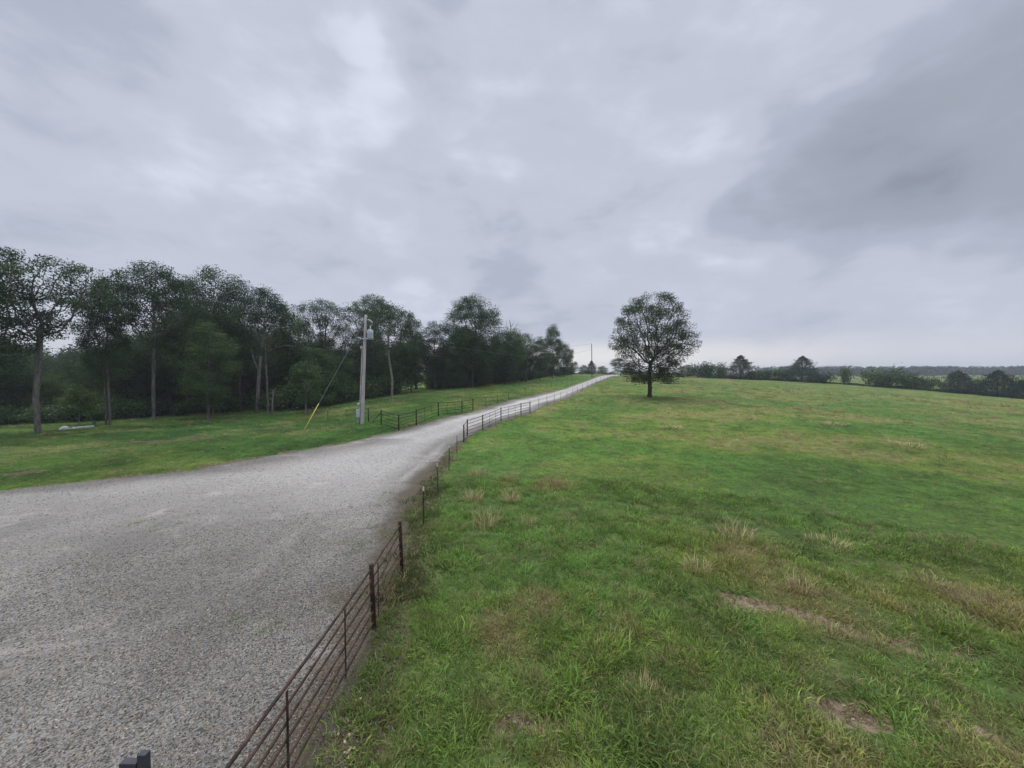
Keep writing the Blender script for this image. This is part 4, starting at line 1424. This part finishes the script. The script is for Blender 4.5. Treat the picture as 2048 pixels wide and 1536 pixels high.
kind('light', crown_prof(3.0, 15.0, 3.6, 'oval'), T0(7.0, 0.2), 31, 780, 0.17, 0.19, M_LIGHT, M_BARKM, D=0.42, clump=0.42, per=13, shell=0.5)
kind('sapling', crown_prof(1.4, 5.2, 1.7, 'oval'), T0(2.8, 0.1), 32, 270, 0.06, 0.20, M_LIGHT, M_BARKP, D=0.3, clump=0.24, per=9, shell=0.6)
kind('open', crown_prof(9.0, 18.5, 6.4, 'high'), [(0, 0, -0.3), (-0.1, 0, 3.5), (0.25, 0, 7.5), (0.4, 0, 10.0)], 33, 750, 0.32, 0.18, M_OAK, M_BARK, D=0.45, clump=0.36, per=11, shell=0.5, tipdepth=2)
HEI = {'tall_a': 19.0, 'tall_b': 19.5, 'tall_c': 20.0, 'round_a': 20.0, 'mid_a': 13, 'mid_b': 11, 'slim': 16, 'small': 8.2, 'bushy': 13.5, 'pale': 19, 'light': 15, 'sapling': 5.2, 'open': 18.5}
RADI = {'tall_a': 5.6, 'tall_b': 4.8, 'tall_c': 4.3, 'round_a': 6.8, 'mid_a': 4.2, 'mid_b': 3.8, 'slim': 3.0, 'small': 2.3, 'bushy': 3.8, 'pale': 4.2, 'light': 3.6, 'sapling': 1.7, 'open': 6.4}


def tree_px(k, x, Y, ytop, rpx, label, group=None, rz=None, name='oak_tree', dx=0.0):
    """one tree whose foot shows at column x at depth Y, top at row ytop, crown half-width rpx pixels"""
    p = P(x, 745, Y)
    g = gp(p[0], p[1], -0.05)
    top = P(x, ytop, Y)[2]
    sz = (top - g[2]) / HEI[k] * 0.98
    sx = (rpx * Y / FPX) / RADI[k] if rpx else sz
    return place_tree(name, KIND[k], g, label, group, rz if rz is not None else (x * 0.37) % 6.28, (sx, sx, sz))


FR = [('tall_b', -28, 36, 505, 95, 'tall oak cut by the left edge of the picture', 'oak_tree'),
      ('open', 72, 38, 498, 128, 'tall open crowned oak with a bare pale trunk standing out at far left', 'oak_tree'),
      ('tall_b', 209, 45, 600, 40, 'thinner left stem of the close pair of trees beside the plastic sheet', 'oak_tree'),
      ('tall_a', 217, 45.4, 558, 54, 'thicker right stem of the close pair of trees beside the plastic sheet', 'oak_tree'),
      ('tall_a', 305, 50, 524, 76, 'tall oak with a slightly leaning trunk right of the close pair', 'oak_tree'),
      ('bushy', 415, 52, 640, 56, 'low bushy tree with foliage almost to its pale foot', 'leafy_tree'),
      ('tall_c', 425, 60, 526, 62, 'tallest tree rising behind the low bushy tree', 'oak_tree'),
      ('tall_b', 372, 62, 548, 50, 'tall tree between the leaning oak and the tallest tree', 'oak_tree'),
      ('tall_c', 478, 63, 546, 45, 'tall tree right behind the low bushy tree near the leaning pale trunk', 'oak_tree'),
      ('tall_a', 535, 57, 572, 48, 'tall straight oak next to the dead snag', 'oak_tree'),
      ('slim', 575, 68, 605, 32, 'slender tree just right of the straight oak by the snag', 'leafy_tree'),
      ('light', 603, 78, 628, 26, 'yellow green tree top peeking between darker crowns', 'leafy_tree'),
      ('small', 610, 57, 722, 32, 'small young tree on a pale stem left of the guy wire', 'leafy_tree'),
      ('open', 650, 75, 596, 56, 'tall airy crowned tree behind the guy wire', 'oak_tree'),
      ('tall_a', 745, 80, 589, 50, 'tall dense oak directly behind the transformer', 'oak_tree'),
      ('pale', 783, 70, 598, 48, 'tall oak with a forked pale trunk right of the utility pole', 'oak_tree'),
      ('slim', 822, 84, 622, 24, 'slim dark tree right of the forked pale oak', 'leafy_tree'),
      ('tall_c', 870, 86, 640, 34, 'narrow pointed tree left of the great round oak', 'leafy_tree'),
      ('round_a', 945, 88, 586, 62, 'great round crowned oak rising above the middle of the wood', 'oak_tree'),
      ('mid_a', 1010, 98, 652, 34, 'mid height tree on the right shoulder of the great round oak', 'leafy_tree'),
      ('light', 1030, 106, 656, 26, 'pale green tree under the bare branched tree top', 'leafy_tree'),
      ('tall_c', 1052, 112, 664, 26, 'dark tree right of the pale green one near the lane', 'leafy_tree'),
      ('slim', 1080, 120, 671, 24, 'medium tree left of the narrow tower shaped tree', 'leafy_tree'),
      ('light', 1105, 128, 646, 21, 'narrow tower shaped tree near the end of the wood', 'leafy_tree'),
      ('mid_a', 1128, 140, 682, 20, 'last rounded tree at the right end of the wood', 'leafy_tree'),
      ('sapling', 154, 44, 768, 28, 'thin sapling with yellow green leaves behind the plastic sheet', 'sapling')]
for k, x, Y, yt, rp_, lab, nm in FR:
    tree_px(k, x, Y, yt, rp_, lab, 'trees along the front of the wood' if nm != 'sapling' else None, name=nm)

# filler trees that close the wood behind the front row
rngf = np.random.default_rng(77)
def skyline(x):
    return np.interp(x, [-200, 0, 120, 180, 200, 240, 300, 420, 520, 590, 640, 740, 830, 850, 890, 940, 1000, 1040, 1140], [640, 650, 690, 690, 690, 668, 640, 590, 620, 668, 650, 640, 655, 680, 660, 640, 665, 690, 705])
fill = []
def try_fill(x, Y, k, yt, mind):
    p = P(x, 745, Y)
    if any(math.hypot(p[0] - q[0], p[1] - q[1]) < mind for q in fill): return
    fill.append((p[0], p[1]))
    g = gp(p[0], p[1], -0.05)
    top = P(x, yt, Y)[2]
    sz = (top - g[2]) / HEI[k]
    if sz < 0.35 or sz > 1.7: sz = min(max(sz, 0.35), 1.7)
    place_tree('leafy_tree', KIND[k], g, 'leafy tree deep in the dark wood behind the front row of trees', 'trees inside the wood', rngf.random() * 6.28, (sz * (0.9 + 0.25 * rngf.random()),) * 2 + (sz,))
for it_ in range(1700):
    x = -330 + 1470 * rngf.random() if it_ < 900 else 860 + 285 * rngf.random()
    front = np.interp(x, [-300, 0, 100, 300, 420, 540, 640, 740, 790, 860, 960, 1000, 1140], [50, 52, 56, 60, 63, 66, 68, 78, 82, 84, 91, 103, 150])
    dep = np.interp(x, [-300, 500, 700, 900, 1140], [75, 48, 26, 30, 40])
    Y = front + dep * rngf.random() ** 1.3
    if Y > 190: continue
    u = rngf.random()
    k = 'mid_b' if u < 0.45 else 'mid_a' if u < 0.75 else 'tall_c' if u < 0.9 else 'slim'
    if 800 < x < 868 and k == 'mid_b': continue
    if x > 868 and k == 'tall_c': k = 'mid_b'
    yt = skyline(x) + 55 * rngf.random() + (25 if k == 'mid_b' else 0)
    try_fill(x, Y, k, yt, 4.6 if x < 868 else 3.6)

# low undergrowth bushes at the wood's foot
def bush_meshes(seed, r, h, n, mat, leaf=0.20):
    rng = np.random.default_rng(seed)
    k = 9
    cs = np.stack([rng.normal(0, r * 0.42, k), rng.normal(0, r * 0.42, k), h * (0.35 + 0.45 * rng.random(k))], 1)
    C = cs[rng.integers(0, k, n)] + rng.normal(0, 1, (n, 3)) * np.array((r * 0.30, r * 0.30, h * 0.20))
    C[:, 2] = np.abs(C[:, 2]) + 0.03
    od = C / (np.linalg.norm(C, axis=1)[:, None] + 1e-6)
    lm = leaf_mesh('crown', C, od, leaf, rng, mat, 0.5)
    m = MB()
    for c in cs:
        m.path([(c[0] * 0.1, c[1] * 0.1, -0.15), tuple(c * np.array((0.5, 0.5, 0.55))), tuple(c)], [0.035, 0.025, 0.01], 5)
    me = bpy.data.meshes.new('stems'); me.from_pydata(m.v, [], m.f); me.materials.append(M_BARKD)
    return me, lm


BUSH = [bush_meshes(60, 1.5, 2.0, 1500, M_SHRUB, .24), bush_meshes(61, 1.7, 1.6, 1500, M_OAK, .24), bush_meshes(62, 1.2, 2.6, 1500, M_LIGHT, .22), bush_meshes(63, 2.0, 3.0, 2200, M_SHRUB, .30)]


def place_bush(k, loc, label, group, sc, name='shrub', cat='shrub', rz=None):
    root = empty(name, loc, label, cat, group, rz if rz is not None else rngf.random() * 6.28)
    root.scale = sc
    link('stems', BUSH[k][0], None, root); link('crown', BUSH[k][1], None, root)
    return root


ub = []
for _ in range(420):
    x = -60 + 860 * rngf.random() if _ < 260 else 868 + 270 * rngf.random()
    Y = np.interp(x, [-300, 0, 100, 220, 310, 420, 540, 640, 740, 800, 870, 960, 1000, 1140], [46, 47, 49, 52, 56, 60, 63, 64, 76, 80, 90, 95, 106, 156]) + 14 * rngf.random() ** 2
    p = P(x, 745, Y)
    if any(math.hypot(p[0] - q[0], p[1] - q[1]) < 2.6 for q in ub): continue
    ub.append(p)
    s = 0.7 + 0.8 * rngf.random()
    place_bush(int(rngf.choice([0, 0, 1, 1, 2, 3])), gp(p[0], p[1], -0.05), 'low dark shrub of the undergrowth at the foot of the wood', 'undergrowth shrubs at the foot of the wood', (s, s, s))

# dead snag and bare topped tree
def bare_tree(label, base, path, r0, branches, mat, name):
    root = empty(name, base, label, 'tree')
    m = MB(); m.path(path, [r0 * (1 - 0.6 * i / (len(path) - 1)) for i in range(len(path))], 9); m.build('trunk', mat, root, True)
    for b in branches:
        m = MB(); m.path(b, [r0 * 0.45 * (1 - 0.75 * i / (len(b) - 1)) for i in range(len(b))], 7); m.build('branch', mat, root, True)


p = P(544, 823, 56.5); b0 = Vector(gp(p[0], p[1]))
bare_tree('short bare dead snag beside the tall straight oak', b0, [(0, 0, -0.2), (0.05, 0, 1.2), (0.16, 0, 2.6), (0.22, 0, 3.7)], 0.13, [[(0.14, 0, 2.3), (0.3, 0, 2.7), (0.34, 0.02, 3.0)]], M_BARKP, 'dead_snag')
p = P(514, 820, 61); b0 = Vector(gp(p[0], p[1]))
q = lambda x, y: Vector(P(x, y, 61)) - b0
bare_tree('leaning pale trunk with long bare side branches inside the wood edge', b0,
          [q(514, 825), q(516, 790), q(518, 745), q(523, 705), q(527, 665), q(530, 640)], 0.30,
          [[q(522, 708), q(535, 703), q(552, 695), q(570, 691), q(592, 693)], [q(518, 745), q(508, 720), q(503, 700)], [q(526, 672), q(545, 668), q(565, 671)]], M_BARKP, 'leaning_tree')
p = P(1018, 750, 108); b0 = Vector(gp(p[0], p[1]))
q = lambda x, y: Vector(P(x, y, 108)) - b0
bare_tree('thin bare branched tree top showing pale above the right part of the wood', b0,
          [q(1020, 760), q(1020, 720), q(1021, 690), q(1022, 668), q(1021, 650), q(1019, 641)], 0.22,
          [[q(1021, 672), q(1016, 660), q(1013, 648), q(1012, 641)], [q(1022, 668), q(1029, 658), q(1034, 649), q(1037, 645)], [q(1021, 655), q(1026, 648), q(1028, 641)],
           [q(1016, 660), q(1011, 655), q(1009, 649)], [q(1029, 658), q(1037, 657)]], M_BARKP, 'bare_tree')


# ---- cedars of the hedgerow
def cedar_meshes(seed, h, r, nb=190):
    rng = np.random.default_rng(seed)
    C, OD = [], []
    m = MB(); m.path([(0, 0, -0.2), (0, 0, h * 0.5), (0, 0, h * 0.97)], [0.20, 0.12, 0.02], 8)
    prof = lambda t: r * np.interp(t, [0, 0.10, 0.35, 0.6, 0.8, 0.93, 1.0], [0.84, 1.0, 0.92, 0.68, 0.42, 0.20, 0.04])
    n = 5200
    t = rng.random(n) ** 1.35
    a = rng.random(n) * 6.283
    q = prof(t) * (0.2 + 0.55 * rng.random(n) ** 0.5)
    C.append(np.stack([np.cos(a) * q, np.sin(a) * q, 0.15 + (h - 0.3) * t + rng.normal(0, 0.12, n)], 1))
    OD.append(np.stack([np.cos(a), np.sin(a), np.full(n, 0.5)], 1))
    for i in range(210):
        t_ = rng.random() ** 1.15; z = 0.3 + (h - 0.5) * t_
        L_ = float(prof(t_)) * (0.72 + 0.42 * rng.random() ** 1.5); a_ = rng.random() * 6.283
        n = int(26 + 34 * L_ / r)
        s = 0.35 + 0.68 * rng.random(n) ** 0.8
        w = (0.10 + 0.16 * (1.05 - s)) * (0.5 + L_ * 0.28)
        c = np.stack([math.cos(a_) * L_ * s, math.sin(a_) * L_ * s, z - 0.12 * L_ * s + 0.30 * L_ * s ** 2], 1)
        C.append(c + rng.normal(0, 1, (n, 3)) * w[:, None]); OD.append(np.repeat([[math.cos(a_), math.sin(a_), 0.5]], n, 0))
        if i % 4 == 0: m.path([(0, 0, z), (math.cos(a_) * L_ * 0.85, math.sin(a_) * L_ * 0.85, z + 0.1 * L_)], [0.035, 0.008], 5)
    C = np.concatenate(C); OD = np.concatenate(OD)
    C[:, 2] = np.maximum(C[:, 2], 0.08)
    lm = leaf_mesh('crown', C, OD, 0.24, rng, M_CEDAR, 0.25, 0.55)
    me = bpy.data.meshes.new('trunk'); me.from_pydata(m.v, [], m.f); me.materials.append(M_BARKD)
    return me, lm


CED = [cedar_meshes(80, 10.0, 4.3), cedar_meshes(81, 9.5, 5.4), cedar_meshes(82, 7.0, 4.8), cedar_meshes(83, 8.0, 5.0)]
HC = [10.0, 9.5, 7.0, 8.0]; RC = [4.3, 5.4, 4.8, 5.0]
def hedge_Y(x): return np.interp(x, [1150, 1250, 1380, 1560, 1700, 1900, 2048, 2300], [190, 178, 172, 161, 150, 130, 115, 100])
for k, x, yt, rpx, lab, dY in [(0, 1481, 710, 31, 'cedar nearest the lone oak on the far side of the pasture', 0),
                           (1, 1604, 712, 36, 'wide cedar with layered branches left of the distant wooded ridge', 0),
                           (2, 1916, 741, 33, 'low rounded cedar left of the pointed cedar at far right', 0),
                           (3, 1996, 740, 37, 'pointed dark cedar between the low rounded cedar and the picture edge', -1),
                           (2, 2062, 754, 36, 'dark cedar cut by the right edge of the picture', -3),
                           (0, 1183, 721, 13, 'small pointed cedar below the distant utility pole', 6)]:
    Y = float(hedge_Y(x)) + dY
    p = P(x, 745, Y); g = gp(p[0], p[1], -0.1)
    sz = (P(x, yt, Y)[2] - g[2]) / HC[k]; sx = rpx * Y / FPX / RC[k]
    root = empty('cedar_tree', g, lab, 'tree', 'cedars along the far edge of the pasture', x * 0.7)
    root.scale = (sx, sx, sz)
    link('trunk', CED[k][0], None, root); link('crown', CED[k][1], None, root)

# trees behind the lane's crest and shrubs in the hedgerow
for k, x, Y, yt, rp_, lab in [('slim', 1150, 188, 722, 8, 'thin young tree beside the right end of the wood'), ('mid_b', 1167, 190, 729, 12, 'small dark tree left of the cedar below the distant pole'),
                              ('mid_b', 1205, 192, 731, 12, 'small dark tree right of the cedar below the distant pole'), ('light', 1236, 190, 715, 15, 'light green tree at the end of the lane left of the lone oak'),
                              ('mid_b', 1258, 188, 724, 14, 'dark tree behind the left side of the lone oak'),
                              ('mid_b', 1375, 174, 728, 20, 'round dark tree behind the right side of the lone oak')]:
    tree_px(k, x, Y, yt, rp_, lab, 'trees beyond the crest of the lane', name='leafy_tree')
SH = [(0, 1420, 731, 20, 'leafy shrub left of the cedar nearest the lone oak'), (2, 1440, 730, 16, 'light green shrub touching the cedar nearest the lone oak'), (3, 1400, 733, 18, 'shrub between the lone oak and the first cedar'),
      (1, 1512, 745, 18, 'low dark shrub right of the cedar nearest the lone oak'), (0, 1540, 741, 18, 'grey green shrub midway between the two largest cedars'), (2, 1563, 744, 14, 'light shrub left of the wide layered cedar'),
      (1, 1650, 750, 20, 'dark shrub at the right foot of the wide layered cedar'), (2, 1687, 738, 12, 'upright light green shrub under the left end of the wooded ridge'),
      (0, 1752, 746, 20, 'olive shrub left of the domed shrub below the ridge'), (3, 1776, 743, 26, 'domed dark shrub standing below the middle of the ridge'), (0, 1812, 757, 14, 'small green shrub right of the domed shrub'),
      (2, 1835, 752, 18, 'pale green shrub midway between the domed shrub and the low rounded cedar'), (1, 1855, 760, 14, 'small dark shrub left of the low rounded cedar'), (2, 2030, 760, 14, 'light shrub between the pointed cedar and the edge cedar'),
      (3, 1957, 762, 10, 'small light shrub between the low rounded and the pointed cedar')]
for k, x, yt, rpx, lab in SH:
    Y = float(hedge_Y(x)) + 1.5
    p = P(x, 745, Y); g = gp(p[0], p[1], -0.05)
    hh = [2.0, 1.6, 2.6, 3.0][k] * 0.95; rr_ = [1.5, 1.7, 1.2, 2.0][k]
    sz = (P(x, yt, Y)[2] - g[2]) / hh; sx = rpx * Y / FPX / rr_
    place_bush(k, g, lab, 'shrubs in the far hedgerow', (sx, sx, sz))


def mass(name, label, C, OD, leaf, seed, mat):
    rng = np.random.default_rng(seed)
    o = link(name, leaf_mesh(name, C, OD, leaf, rng, mat, 0.4), None)
    return tag(o, label, 'hedge' if 'hedge' in name else 'woodland', kind='stuff')


def hedgerow():
    rng = np.random.default_rng(91)
    xs = rng.uniform(1140, 2200, 900)
    C = []
    for x in xs:
        Y = float(hedge_Y(x)) + rng.normal(0, 0.8) + 2.5
        p = P(x, 745, Y)
        h = (0.5 + 2.0 * vnoise(x / 19.0, 3.3)) * (1.0 if x < 1450 else 0.6)
        n = 40
        c = np.array((p[0], p[1], gz(p[0], p[1]))) + np.column_stack([rng.normal(0, 0.7, n), rng.normal(0, 0.7, n), h * rng.random(n) ** 0.8])
        C.append(c)
    C = np.concatenate(C)
    mass('hedge', 'low tangled hedge of weeds and brush closing the far edge of the pasture', C, np.zeros_like(C) + (0, -0.5, 0.5), 0.30, 92, M_HEDGE)


hedgerow()


def far_woods():
    rng = np.random.default_rng(95)
    C = []
    for Y0, z_px, n, x0, x1 in ((560, None, 420, 1560, 2600), (680, None, 420, 1500, 2700), (640, None, 160, -900, -300)):
        for _ in range(n):
            x = rng.uniform(x0, x1); Y = Y0 + rng.normal(0, 22)
            p = P(x, 745, Y)
            h = 11.5 + 3.5 * vnoise(x / 60.0 + Y0, 1.0) + 1.6 * rng.random() + (3.0 if Y0 == 680 else 0)
            r = 4.5 + 2.5 * rng.random(); m = 95
            v = rng.normal(0, 1, (m, 3)); v /= np.linalg.norm(v, axis=1)[:, None]
            v *= (0.75 + 0.3 * rng.random(m))[:, None]
            base = float(zbase(p[0], p[1])[0])
            C.append(np.array((p[0], p[1], base + h * 0.55)) + v * np.array((r, r, h * 0.46)))
    C = np.concatenate(C)
    mass('far_woodland', 'distant blue grey wooded ridge on the right horizon', C, np.zeros_like(C) + (0, -0.3, 0.6), 2.3, 96, M_WOODS)
    # near wooded hillside seen through the left trees
    C = []
    for _ in range(330):
        x = rng.uniform(-400, 620); Y = rng.uniform(118, 150)
        p = P(x, 745, Y)
        base = float(zbase(p[0], p[1])[0])
        h = (P(x, 692 + 10 * rng.random(), Y)[2] - base) * (0.86 + 0.18 * rng.random()); r = 3.2 + 1.6 * rng.random(); m = 150
        v = rng.normal(0, 1, (m, 3)); v /= np.linalg.norm(v, axis=1)[:, None]
        v *= (0.7 + 0.35 * rng.random(m))[:, None]
        C.append(np.array((p[0], p[1], base + h * 0.55)) + v * np.array((r, r, h * 0.5)))
    C = np.concatenate(C)
    mass('woodland', 'dark wooded slope closing the view behind the left trees', C, np.zeros_like(C) + (0, -0.3, 0.6), 0.8, 97, M_WOODS)


far_woods()

# ------------------------------------------------------------------ air
def haze():
    m = bpy.data.materials.new('damp_air'); m.use_nodes = True
    nt = m.node_tree; nt.nodes.clear()
    o = nt.nodes.new('ShaderNodeOutputMaterial'); v = nt.nodes.new('ShaderNodeVolumePrincipled')
    v.inputs['Color'].default_value = (0.86, 0.92, 1.0, 1); v.inputs['Density'].default_value = HAZE
    v.inputs['Anisotropy'].default_value = 0.2
    nt.links.new(v.outputs[0], o.inputs['Volume'])
    mb = MB(); mb.box((0, 0, 12), (4200, 4200, 44))
    h = mb.build('haze', m, None)
    tag(h, 'thin damp haze in the air over the fields', 'haze', kind='stuff')


HAZE = 0.00038
haze()
